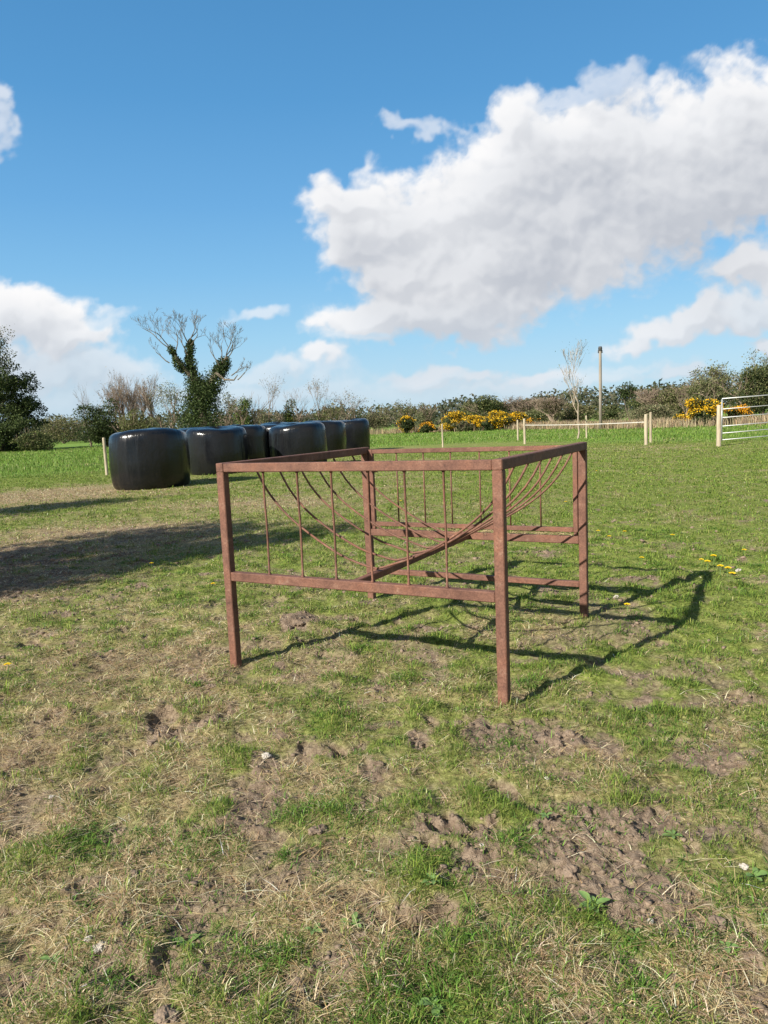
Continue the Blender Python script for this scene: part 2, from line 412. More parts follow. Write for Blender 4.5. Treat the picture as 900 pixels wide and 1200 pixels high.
def tussocks():
    # fresher, taller tufts
    P = [(90, 990), (110, 1000), (75, 980), (245, 990), (320, 1130), (300, 1110), (455, 1160), (470, 1180), (560, 1130), (20, 560), (700, 960), (640, 930), (610, 990), (590, 870), (765, 840), (800, 870),
         (505, 1010), (440, 1170), (35, 1150), (140, 1140), (880, 1060), (790, 1110), (360, 950), (410, 960), (220, 1060), (270, 1140), (380, 830), (470, 800), (620, 800), (640, 1090), (215, 705), (730, 1180), (600, 1190), (540, 1100)]
    X = []; Y = []; Hh = []
    for (u, v) in P:
        cx, cy = at(u, v); k = 330; r = rnd.uniform(.05, .12)
        a = rng.normal(0, r, (k, 2)); X.append(cx+a[:, 0]); Y.append(cy+a[:, 1]); Hh.append(rng.uniform(.02, .055, k)*rnd.uniform(.7, 1.15))
    for _ in range(420):
        d = rnd.uniform(1.3, 9); t = rnd.uniform(-.6, .6); cx, cy = d*math.sin(t), d*math.cos(t)
        if soilmask(np.array([cx]), np.array([cy]))[0] > .6: continue
        k = 90; r = rnd.uniform(.02, .07); a = rng.normal(0, r, (k, 2))
        X.append(cx+a[:, 0]); Y.append(cy+a[:, 1]); Hh.append(rng.uniform(.015, .042, k)*rnd.uniform(.6, 1.1))
    x = np.concatenate(X); y = np.concatenate(Y); h = np.concatenate(Hh); n = len(x); d = np.hypot(x, y)
    w = rng.uniform(.002, .0036, n)*np.clip(d/3, 1, 4)**.7
    blades('grass_tuft', x, y, h, w, rng.uniform(.5, 1.4, n), rng.uniform(0, 2*PI, n), pal(n, [(.10, .19, .03), (.13, .23, .04), (.08, .15, .03)], .2), 'brighter green tufts standing a little taller in the turf')
def long_grass():
    n = 150000
    u = rng.random(n); d = 21*(72/21)**u; t = rng.uniform(-.66, .66, n); x = d*np.sin(t); y = d*np.cos(t)
    k = fbm(x, y, 3, 3, 41); ok = (y > fenceline(x)+.4-1.5*k)
    x = x[ok]; y = y[ok]; n = len(x); d = np.hypot(x, y); k = k[ok]
    edge = sstep(y-fenceline(x)+2*k, .3, 5); h = rng.uniform(.05, .17, n)*(.45+.55*edge)*(1+.9*fbm(x, y, 1.3, 2, 9)); w = rng.uniform(.010, .02, n)*np.clip(d/25, 1, 4)
    c = pal(n, [(.12, .20, .03), (.15, .235, .04), (.19, .26, .06), (.10, .175, .03)], .22)
    q = rng.random(n) < np.clip(.10+.8*fbm(x, y, 5, 3, 19), 0, .6); c[q] = pal(int(q.sum()), [(.22, .24, .09), (.3, .28, .14)], .2)
    blades('long_grass', x, y, h, w, rng.uniform(.1, .9, n), rng.uniform(0, 2*PI, n), c, 'lush taller bright green grass beyond the fence line')
    # tan dead stems at the foot of the hedge
    n = 26000
    u = rng.uniform(400, 960, n); dd = np.interp(u, [400, 520, 620, 700, 800, 960], [70, 66, 60, 52, 48, 45])+rng.normal(0, 1.5, n)
    q = np.array([pdir(a, hz(a)) for a in u]); x = q[:, 0]/q[:, 1]*dd; y = dd
    ok = fbm(x, y, 6, 2, 4) > -.25; x = x[ok]; y = y[ok]; n = len(x)
    blades('dead_reeds', x, y, rng.uniform(.3, .8, n), rng.uniform(.02, .05, n), rng.uniform(.05, .6, n), rng.uniform(0, 2*PI, n), pal(n, [(.34, .27, .17), (.42, .33, .21), (.26, .2, .12)], .2), 'pale tan dead reeds and stems along the hedge foot')
def hay_litter():
    X = []; Y = []
    for (u, v, a, b_, k) in [(40, 650, 130, 26, 9000), (10, 690, 100, 20, 5000), (190, 626, 60, 6, 2500), (40, 582, 90, 8, 3500), (610, 1035, 45, 16, 900), (150, 790, 140, 40, 4000), (90, 880, 120, 40, 2500)]:
        cx, cy = at(u, v); ax_ = abs(at(u+a, v)[0]-cx); ay_ = abs(at(u, v-b_)[1]-at(u, v+b_)[1])/2
        X.append(cx+rng.normal(0, .55, k)*ax_); Y.append(cy+rng.normal(0, .55, k)*ay_)
    x = np.concatenate(X); y = np.concatenate(Y); ok = rng.random(len(x)) < np.clip(.5+2*fbm(x, y, .35, 3, 88), 0, 1); x = x[ok]; y = y[ok]; n = len(x); d = np.hypot(x, y)
    o = blades('hay_litter', x, y, rng.uniform(.04, .11, n), rng.uniform(.0013, .0026, n)*np.clip(d/2.6, .9, 8)**.8, rng.uniform(1.2, 1.56, n), rng.uniform(0, 2*PI, n), pal(n, [(.36, .27, .16), (.27, .19, .11), (.46, .37, .24), (.20, .14, .085)], .25), 'brown trampled hay scattered over the dry patches')
    o['category'] = 'hay'
def crumbs():
    x, y = scatter(110000, 1.2, 9, 1.3); s = soilmask(x, y); ok = rng.random(len(x)) < np.clip(s*.75+.015, 0, 1); x = x[ok]; y = y[ok]; n = len(x); d = np.hypot(x, y)
    g_ = (1+5**.5)/2; iv = np.array([(-1, g_, 0), (1, g_, 0), (-1, -g_, 0), (1, -g_, 0), (0, -1, g_), (0, 1, g_), (0, -1, -g_), (0, 1, -g_), (g_, 0, -1), (g_, 0, 1), (-g_, 0, -1), (-g_, 0, 1)])/1.9
    fc = np.array([(0, 11, 5), (0, 5, 1), (0, 1, 7), (0, 7, 10), (0, 10, 11), (1, 5, 9), (5, 11, 4), (11, 10, 2), (10, 7, 6), (7, 1, 8), (3, 9, 4), (3, 4, 2), (3, 2, 6), (3, 6, 8), (3, 8, 9), (4, 9, 5), (2, 4, 11), (6, 2, 10), (8, 6, 7), (9, 8, 1)])
    r = (.0016+.0085*rng.random(n)**7)*np.clip(d/3, 1, 3)
    Vv = iv[None]*(1+.38*rng.normal(size=(n, 12, 1)))*r[:, None, None]*np.array([1, 1, .7])
    Vv = Vv+np.stack([x, y, hgt(x, y)+r*.05], 1)[:, None, :]
    F = fc[None]+(np.arange(n)*12)[:, None, None]
    o = npmesh('mud_crumbs', Vv.reshape(-1, 3), None, F.reshape(-1, 3), CLOD, smooth=False); tag(o, 'crumbs of dried mud strewn over the bare patches', 'mud', None, 'stuff')
crumbs(); hay_litter()
short_grass(); dry_litter(); tussocks(); long_grass()

# ------------------------------------------------------------------ the cattle feeder
W = 1.546; D = 1.546; H = 1.108; T = .048; t2 = T/2
YAW = -.49695; ZR = .495
nr = np.array([.50595, 3.18346]); axv = np.array([math.cos(YAW), math.sin(YAW)]); ayv = np.array([-math.sin(YAW), math.cos(YAW)])
ctr = nr-W/2*axv+D/2*ayv
fd = empty('cattle_feeder', (ctr[0], ctr[1], 0), YAW, 'rusty red-brown steel cradle hay feeder on four square legs in the middle of the field', 'cattle feeder')
def fbox(name, *a, parent=None, ch=.004, label=None):
    m = MB(); m.box(*a, ch=ch); o = m.build(name, RUST, parent or fd)
    if label: o['label'] = label
    return o
for sx in (-1, 1):
    for sy in (-1, 1):
        fbox('post', sx*W/2-t2, sx*W/2+t2, sy*D/2-t2, sy*D/2+t2, -.05, H-T)
    fbox('top_rail', sx*W/2-t2, sx*W/2+t2, -D/2-t2, D/2+t2, H-T, H)
fbox('top_rail', -W/2+t2, W/2-t2, -D/2-t2+.002, -D/2+t2-.002, H-T, H-.002)
fbox('lower_rail', -W/2+t2, W/2-t2, -D/2-t2+.002, -D/2+t2-.002, ZR-t2, ZR+t2)
fbox('lower_rail', -W/2+t2, W/2-t2, D/2-t2+.002, D/2+t2-.002, ZR-t2, ZR+t2)
fbox('bottom_rail', -W/2+t2, W/2-t2, D/2-.02, D/2+.02, .19*H-.018, .19*H+.018)
fbox('centre_beam', -.019, .019, -D/2+t2, D/2-t2, ZR-.018, ZR+.020)
def frac(u0, ul, ur, dl, dr):      # position along a receding rail from its picture position
    a = (u0-ul)/(ur-ul); return a*dl/(a*dl+(1-a)*dr) if False else a/(a+(1-a)*dr/dl)
# vertical bars of the near panel
for px in (307.5, 347, 387, 430, 473, 519):
    a = (px-260)/(584-260); f_ = a*3.92/(a*3.92+(1-a)*3.18)      # perspective along the rail
    f_ = a/(a+(1-a)*3.18/3.92) if False else a*(3.92)/(a*3.92+(1-a)*3.18)
    X = -W/2+W*f_
    m = MB(); j_ = rnd.uniform(-.004, .004); m.tube([(X, -D/2, ZR+t2-.005), (X, -D/2, ZR+t2+.004), (X, -D/2, ZR+t2+.012), (X+j_*.6, -D/2+.002, ZR+.2), (X+j_, -D/2+.001, (ZR+H)/2), (X+j_*.4, -D/2-.002, H-.2), (X, -D/2, H-T-.010), (X, -D/2, H-T-.003), (X, -D/2, H-T+.005)], [.0105, .0095, .0058, .0058, .0058, .0058, .0058, .009, .010], 8); m.build('vertical_bar', RUST, fd, True)
# cradle bars: bent rods from one side rail, down over the centre beam, up to the other rail
for i, yy in enumerate((-.515, -.305, -.085, .11, .335, .57)):
    pts = []; wob = rnd.uniform(-.012, .012)
    for k in range(-18, 19):
        s = k/18; drop = 1-(1-(1-abs(s)))**1.0 if False else 1-abs(s)
        x = s*(W/2-.012)
        z = float(np.mean([np.interp(abs(x)+o_, [-.1, 0, .2, .34, .48, .58, .66, .72, .76, .80], [.545, .522, .585, .655, .74, .815, .895, .975, 1.06, 1.13]) for o_ in (-.03, 0, .03)]))
        pts.append((x, yy+wob*math.sin(s*3)+.01*math.sin(5*s+i), z+.004*math.sin(9*s+i)*(1-abs(s))))
    m = MB(); m.tube(pts, .0062, 7); m.build('cradle_bar', RUST, fd, True)
# far end gate: lighter frame with its own bars, resting just over the far lower rail
g = .015; GZ0 = ZR+.062; GZ1 = H-.032; GX = W/2-t2-.022; GY = D/2+.004
gm = MB()
gm.box(-GX-g, -GX+g, GY-g, GY+g, GZ0-g, GZ1+g, ch=.003); gm.box(GX-g, GX+g, GY-g, GY+g, GZ0-g, GZ1+g, ch=.003)
gm.box(-GX+g, GX-g, GY-g+.001, GY+g-.001, GZ0-g, GZ0+g, ch=.003); gm.box(-GX+g, GX-g, GY-g+.001, GY+g-.001, GZ1-g, GZ1+g, ch=.003)
gate_end = gm.build('end_gate', RUST, fd)
for px in (467, 498, 529.5, 563, 597.5, 633):
    a = (px-438)/(674-438); f_ = a*5.22/(a*5.22+(1-a)*4.54)
    X = -GX+2*GX*f_
    m = MB(); m.tube([(X, GY, GZ0+g-.004), (X, GY, GZ1-g+.004)], .0056, 8); m.build('gate_bar', RUST, gate_end, True)
# latch and bar stubs on the far left post
m = MB(); m.box(-GX+g, -GX+g+.03, GY-.01, GY+.01, .93, .965, ch=.003); m.build('latch', RUST, gate_end)
for X in (-GX, GX):
    m = MB(); m.box(X-.012, X+.012, GY-.012, GY+.012, ZR+t2+.0005, GZ0-g-.0005, ch=.002); m.build('gate_foot', RUST, gate_end)
# wisps of old hay caught on the far rail
def strands(name, label, cat, P, n, spread, L, zf):
    mb = MB()
    for _ in range(n):
        p = P(rnd.random()); a = rnd.uniform(0, 2*PI); l = rnd.uniform(*L)
        q = Vector(p)+Vector((rnd.gauss(0, spread), rnd.gauss(0, spread*.5), zf(rnd)))
        e = q+Vector((math.cos(a)*l, math.sin(a)*l*.6, rnd.uniform(-.02, .015)))
        mid = (q+e)/2+Vector((rnd.uniform(-.01, .01), rnd.uniform(-.01, .01), rnd.uniform(0, .01)))
        mb.tube([q, mid, e], .0011, 3, False)
    return mb
STRAW = simple('old_hay', [(.3, (.24, .17, .09)), (.7, (.46, .36, .21))], 20, .9, bs=0)
def onrail(k):
    X = -W/2+.06+(W-.12)*(k**.6); c, s = math.cos(YAW), math.sin(YAW)
    return (ctr[0]+X*c-D/2*s, ctr[1]+X*s+D/2*c, ZR+t2+.004)
mb = strands('hay', '', '', onrail, 240, .02, (.02, .07), lambda r: r.uniform(0, .014))
tag(mb.build('hay', STRAW), 'wisps of old brown hay caught along the far lower rail of the feeder', 'hay', None, 'stuff')

# ------------------------------------------------------------------ wrapped bales
def bale(name, label, x, y, r, h, seed, rot):
    rr = random.Random(seed); n = 72
    prof = [(0.0, 1.0), (.25, 1.003), (.5, 1.0), (.74, .996), (.84, .985), (.92, .962), (.97, .93), (1.0, .88), (1.018, .8), (1.024, .68), (1.028, .5), (1.026, .32), (1.016, .18), (1.0, .09), (.965, .03), (.93, 0.0)]
    ph = [rr.uniform(0, 6.28) for _ in range(8)]
    V = []; F = []
    for i, (pr, pz) in enumerate(prof):
        for k in range(n):
            t = 2*PI*k/n
            edge = max(0, 1-abs(pz-.95)/.12)
            w = 1+.010*math.sin(2*t+ph[0])+.008*math.sin(3*t+ph[1]+pz*2)+.007*math.sin(7*t+ph[2]+2*pz)+.004*math.sin(11*t+ph[5]-pz)+.0025*math.sin(17*t+ph[3]+6*pz)
            w += edge*.005*math.sin(26*t+ph[4])+.006*math.sin(9*pz+ph[5])
            sag = .015*math.sin(2*t+ph[6])*pz+.018*math.cos(t+ph[7])*pz
            V.append((pr*r*w*math.cos(t), pr*r*w*math.sin(t), h*(pz+sag+.006*math.sin(5*t+ph[2])*(pr < .9)*(pr > 0))))
    m = len(prof)
    for i in range(m-1):
        for k in range(n):
            k2 = (k+1) % n; F.append((i*n+k, (i+1)*n+k, (i+1)*n+k2, i*n+k2))
    mb = MB(); mb.v = V; mb.f = F; o = mb.build(name, WRAP, None, True)
    o.location = (x, y, h1(x, y)-.02); o.rotation_euler = (R(rr.uniform(-1.2, 1.2)), R(rr.uniform(-1.2, 1.2)), rot)
    return tag(o, label, 'bale', 'black wrapped bales in the field')
BL = [(172.5, 89, 16.9, 503, 'nearest and largest black wrapped bale, at the left end beside the wooden post'),
      (253, 71, 20.9, 500, 'second nearest black wrapped bale, just right of the largest one'),
      (348.5, 66, 22.3, 495.5, 'black wrapped bale with a broad front standing over the feeder\'s left rail'),
      (236, 62, 24.2, 501.5, 'black wrapped bale seen only in the gap between the two leftmost bales'),
      (283, 58, 26.0, 498, 'black wrapped bale partly hidden behind the second bale from the left'),
      (329, 56, 27.6, 494.5, 'black wrapped bale mostly hidden behind the broad bale over the feeder rail'),
      (378, 52, 28.6, 493, 'black wrapped bale squeezed between the broad one and the rightmost one'),
      (410.5, 43.5, 32.0, 491, 'rightmost and farthest black wrapped bale of the group')]
for i, (u, wpx, d, top, lab) in enumerate(BL):
    x, y = far(u, d); r = wpx*d/FPX/2*.975; h = ztop(u, top, d-r*.9)
    bale('wrapped_bale', lab, x, y, r, h, 40+i, rnd.uniform(0, 6))

# ------------------------------------------------------------------ fences, gate, pole
def post_at(u, v, top, r=.045, label='', name='fence_post', cat='fence post', group='pale wooden fence posts', flat=False, lean=0):
    x, y = at(u, v); q = pdir(u, top); h = CAMH+q[2]/q[1]*y
    m = MB(); m.tube([(0, 0, -.1), (lean*.5, 0, h*.5), (lean, 0, h-.02), (lean, 0, h)], [r, r, r*.98, r*.8], 12)
    o = m.build(name, WOOD, None, False); o.location = (x, y, h1(x, y))
    tag(o, label, cat, group); return o, (x, y, h)
post_at(125.5, 557, 513, .045, 'pale wooden post just left of the nearest black bale', lean=.0)
post_at(519, 524, 496.5, .036, 'lone pale wooden post in front of the left end of the yellow gorse')
# the tape fence: two posts at one end, two at the other
(xa, ya) = at(615, 520.5); (xb, yb) = at(757, 521.5); (xc, yc) = at(607, 516.5); (xd_, yd_) = at(762.5, 519)
tf = empty('tape_fence', (xa, ya, 0), 0, 'short run of white tape fence between two pairs of pale posts', 'fence')
def tfp(x, y, top_u, top_v, r):
    h = ztop(top_u, top_v, y); m = MB(); m.tube([(x-xa, y-ya, -.1), (x-xa, y-ya, h-.02), (x-xa, y-ya, h)], [r, r, r*.8], 12); m.build('fence_post', WOOD, tf); return h
tfp(xa, ya, 615, 490.5, .05); tfp(xb, yb, 757, 485.5, .06); tfp(xc, yc, 607, 492, .04); tfp(xd_, yd_, 762.5, 483, .045)
def strip(m, a, b, hh, th=.012, sag=0):
    n = 14
    for s in range(n):
        p = Vector(a).lerp(Vector(b), s/n); q = Vector(a).lerp(Vector(b), (s+1)/n)
        p.z -= sag*4*(s/n)*(1-s/n); q.z -= sag*4*((s+1)/n)*(1-(s+1)/n)
        dv = (q-p).normalized(); sd = Vector((-dv.y, dv.x, 0))*th/2; up = Vector((0, 0, hh/2))
        v = [p-sd-up, p+sd-up, p+sd+up, p-sd+up, q-sd-up, q+sd-up, q+sd+up, q-sd+up]
        m.add(v, [(0, 1, 5, 4), (1, 2, 6, 5), (2, 3, 7, 6), (3, 0, 4, 7), (0, 3, 2, 1), (4, 5, 6, 7)])
m = MB(); za = ztop(618, 498, ya); zb = ztop(757, 494.5, yb)
strip(m, (0, 0, za), (xb-xa, yb-ya, zb), .028, .008, .03); m.build('tape', TAPE, tf)
# field gate with its hanging post
(xg, yg) = at(845.5, 519.5); hg = ztop(845.5, 468, yg)
dv = np.array([1, .12]); dv = dv/np.linalg.norm(dv); LG = 3.6
gt = empty('field_gate', (xg, yg, 0), math.atan2(dv[1], dv[0]), 'galvanised tubular field gate, closed, at the right edge of the field', 'gate')
TILT = .033
def gp(X, Z): return (X, 0, Z+TILT*X)
z_top = hg; z_bot = ztop(845.5, 515.5, yg)
for X_, r_g in ((0, .024), (LG, .024), (LG*.5, .016)):
    m = MB(); m.tube([gp(X_, z_bot-.02), gp(X_, z_top)], r_g, 10); m.build('gate_stile', GALV, gt, True)
for v in (467.3, 479.5, 489.5, 499.5, 507.7, 515.5):
    z = ztop(845.5, v, yg); m = MB(); m.tube([gp(0, z), gp(LG, z)], .015 if v > 468 else .020, 10); m.build('gate_bar', GALV, gt, True)
post_at(842.2, 523, 474.5, .07, 'thick pale gate post at the hinge end of the galvanised gate', 'gate_post', 'gate post', None)
x2, y2 = xg+dv[0]*(LG+.12), yg+dv[1]*(LG+.12)
m = MB(); m.tube([(0, 0, -.1), (0, 0, 1.42), (0, 0, 1.45)], [.07, .07, .055], 12); o = m.build('gate_post', WOOD); o.location = (x2, y2, 0)
tag(o, 'pale gate post at the latch end of the galvanised gate, right of the frame', 'gate post')
# utility pole
x, y = at(704, 503.5); hp = ztop(703.5, 406, y)
up_ = empty('utility_pole', (x, y, 0), 0, 'tall weathered wooden utility pole in front of the hedge', 'utility pole')
m = MB(); m.tube([(0, 0, -.2), (0, 0, hp*.5), (0, 0, hp-.35), (0, 0, hp-.3)], [.11, .10, .09, .085], 12); m.build('pole', POLEWOOD, up_, True)
m = MB(); m.tube([(0, 0, hp-.3), (0, 0, hp-.12), (0, 0, hp)], [.10, .13, .10], 10); m.box(-.15, .15, -.04, .04, hp-.42, hp-.35, ch=.01); m.build('pole_cap', DARKM, up_)
for sx in (-1, 1):
    m = MB(); m.tube([(sx*.12, 0, hp-.345), (sx*.12, 0, hp-.28), (sx*.12, 0, hp-.22)], [.025, .035, .02], 8); m.build('insulator', DARKM, up_)

# ------------------------------------------------------------------ trees and shrubs
def grow(mb, rr, p, d, L, r, depth, tips, spread=.55, kids=(2, 4), upb=.12, seg=4, minr=.006, shrink=.68, sides=5, wob=.16):
    pts = [Vector(p)]; rad = [r]; dd = Vector(d).normalized()
    for s in range(seg):
        dd = (dd+Vector((rr.gauss(0, wob), rr.gauss(0, wob), rr.gauss(0, wob*.6)+upb*.5))).normalized()
        pts.append(pts[-1]+dd*L/seg); rad.append(max(r*(1-.45*(s+1)/seg), minr*.7))
    mb.tube(pts, rad, sides if r > .03 else 3, False)
    tips.append((pts[-1], dd, depth))
    if depth <= 0: return
    k = rr.randint(*kids)
    for i in range(k):
        s = rr.uniform(.35, 1.0) if i else 1.0
        ix = min(int(s*seg), seg-1); q = pts[ix].lerp(pts[ix+1], s*seg-ix)
        a = rr.uniform(0, 2*PI); side = dd.orthogonal().normalized(); side.rotate(Matrix.Rotation(a, 3, dd))
        nd = (dd*(1-spread*.5)+side*spread*rr.uniform(.6, 1.3)+Vector((0, 0, upb))).normalized()
        grow(mb, rr, q, nd, L*shrink*rr.uniform(.75, 1.2), max(rad[ix]*.62, minr), depth-1, tips, spread, kids, upb, max(2, seg-1), minr, shrink, sides, wob)
def leafcloud(name, P, size, cols, jit, parent, mat=LEAF, seed=1, aspect=.6):
    g_ = np.random.default_rng(seed); P = np.asarray(P); n = len(P)
    a = g_.normal(size=(n, 3)); a /= np.linalg.norm(a, axis=1)[:, None]
    b = np.cross(a, g_.normal(size=(n, 3))); b /= np.linalg.norm(b, axis=1)[:, None]
    s = size*g_.uniform(.55, 1.35, n)[:, None]
    c_ = a*s*.5; e = b*s*.5*aspect
    V = np.empty((n, 4, 3)); V[:, 0] = P-c_; V[:, 1] = P+e; V[:, 2] = P+c_; V[:, 3] = P-e
    o = np.arange(n)*4; F = np.stack([o, o+1, o+2, o+3], 1)
    c = np.array(cols)[g_.integers(0, len(cols), n)]*(1+g_.normal(0, jit, (n, 1)))
    return npmesh(name, V.reshape(-1, 3), F, None, mat, np.repeat(np.clip(c, .004, .95)[:, None, :], 4, 1).reshape(-1, 3), parent=parent)
def lobes(rr, w, h, n, z0=.12, flat=.8):
    L = []
    for i in range(n):
        z = h*rr.uniform(z0, .88); k = math.sqrt(max(.05, 1-((z/h-.42)/.6)**2))
        a = rr.uniform(0, 2*PI); q = rr.uniform(.0, .68)*w*.5*k; s = rr.uniform(.16, .34)
        L.append((q*math.cos(a), q*math.sin(a)*flat, z, w*s*.62, h*s*.55))
    L.append((0, 0, h*.45, w*.30, h*.38))
    return L
def inlobes(L, n, seed, h):
    g_ = np.random.default_rng(seed); L = np.array(L); vol = (L[:, 3]**2*L[:, 4])**(.6); ix = g_.choice(len(L), n, p=vol/vol.sum())
    v = g_.normal(size=(n, 3)); v /= np.linalg.norm(v, axis=1)[:, None]; r = g_.uniform(.35, 1.12, n)**.55
    r *= 1+.22*g_.normal(size=n)*(g_.random(n) < .35)
    P = L[ix, :3]+v*r[:, None]*L[ix][:, [3, 3, 4]]
    # clumping
    k = np.sin(P[:, 0]*5.1+seed)*np.sin(P[:, 1]*4.3)*np.sin(P[:, 2]*6.1+seed*2)
    return P[(k > -.45) & (P[:, 2] > .02)]
DK = [(.034, .052, .018), (.048, .068, .023), (.065, .085, .03), (.026, .04, .016)]
MG = [(.10, .115, .042), (.13, .14, .055), (.075, .09, .033), (.165, .16, .07)]
GG = [(.15, .16, .08), (.19, .18, .10), (.11, .13, .06)]
BR = [(.17, .14, .085), (.13, .12, .065), (.21, .18, .105)]
FG = [(.085, .125, .03), (.11, .15, .04), (.07, .10, .03)]
def bush(name, label, u, d, wpx, top, cols, nl=5200, size=.16, seed=1, twigs=.5, nlobes=16, cat='shrub', group=None, bark=PINKBARK, base_u=None, wm=None, hm=None):
    rr = random.Random(seed)
    x, y = far(u, d); w = wm or wpx*d/FPX; h = hm or ztop(u, top, d)
    root = empty(name, (x, y, h1(x, y)-.03), 0, label, cat, group)
    mb = MB(); tips = []
    k = rr.randint(4, 7)
    for i in range(k):
        a = rr.uniform(0, 2*PI); q = rr.uniform(0, .03)
        grow(mb, rr, (q*math.cos(a), q*math.sin(a)*.6, 0), (math.cos(a)*.75*w/h*rr.random(), math.sin(a)*.5*rr.random(), 1), h*.52*rr.uniform(.7, 1.1), .03+.012*h, 3, tips, .5, (2, 4), .15, 3, .011*d/60, .66, 5)
    mx = max(t[0].z for t in tips); s = h*1.0/mx if mx > h*1.0 else 1
    mb.v = [(a*min(1, s*1.1), b*min(1, s*1.1), c*s) for a, b, c in mb.v]
    mb.build('stems', bark, root)
    if nl:
        P = inlobes(lobes(rr, w, h, nlobes), nl, seed, h)
        leafcloud('foliage', P, size, cols, .28, root, seed=seed)
    return root
def baretree(name, label, u, d, top, spreadpx=40, seed=1, depth=4, bark=PINKBARK, kids=(2, 4), group=None, leaves=0, lcols=MG, r0=None, stems=1, spread=.5, lsize=.1, upb=.12, cat='tree', minr=None, v=None):
    rr = random.Random(seed); x, y = far(u, d) if v is None else at(u, v)
    d = y; h = ztop(u, top, d)
    root = empty(name, (x, y, h1(x, y)-.03), 0, label, cat, group)
    mb = MB(); tips = []
    for i in range(stems):
        dx = (rr.uniform(-.35, .35) if stems > 1 else 0)
        grow(mb, rr, (dx*.1, rr.uniform(-.02, .02), 0), (dx, rr.uniform(-.1, .1), 1), h*.45, r0 or .02*h, depth, tips, spread, kids, upb, 5, minr or .006*d/60, .66, 7, .08)
    zm = max(p[2] for p in mb.v); k = h/zm
    xs = sorted(abs(p[0]) for p in mb.v)[int(len(mb.v)*.97)]; kx = (spreadpx*d/FPX/2)/xs
    mb.v = [(a*kx, b*kx, c*k) for a, b, c in mb.v]
    mb.build('branches', bark, root)
    if leaves:
        g_ = np.random.default_rng(seed); T = np.array([[t[0].x*kx, t[0].y*kx, t[0].z*k] for t in tips if t[2] <= 1]); ix = g_.integers(0, len(T), leaves)
        leafcloud('foliage', T[ix]+g_.normal(0, .12+.01*h, (leaves, 3)), lsize, lcols, .25, root, seed=seed)
    return root

# the big dark evergreen at the left edge
def evergreen():
    rr = random.Random(5); d = 64; u = 2; x, y = far(u, d); h = ztop(u, 378, d); w = 124*d/FPX
    root = empty('evergreen_tree', (x, y, 0), 0, 'big dark dense tree with lighter brownish upper twigs at the left edge', 'tree')
    mb = MB(); tips = []
    grow(mb, rr, (0, 0, -.1), (0, 0, 1), h*.5, .28, 4, tips, .5, (3, 4), .14, 5, .02, .62, 7, .07)
    zm = max(p[2] for p in mb.v); mb.v = [(a*1.0, b, c*h/zm) for a, b, c in mb.v]
    mb.build('trunk', BARK, root)
    L = []
    for i in range(170):
        z = rr.uniform(.02, .95)**1.25*h; k = (1-(max(0, z/h-.2)/.86)**1.6)*w*.5; a = rr.uniform(0, 2*PI); q = rr.uniform(.15, .9)*k
        L.append((q*math.cos(a), q*math.sin(a), z, w*rr.uniform(.05, .12), h*rr.uniform(.03, .07)))
    P = inlobes(L, 75000, 5, h)
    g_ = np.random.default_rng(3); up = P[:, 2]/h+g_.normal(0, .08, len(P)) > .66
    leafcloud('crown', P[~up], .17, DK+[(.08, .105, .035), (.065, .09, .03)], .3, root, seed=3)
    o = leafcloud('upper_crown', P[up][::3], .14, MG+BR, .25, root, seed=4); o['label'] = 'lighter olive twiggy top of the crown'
evergreen()

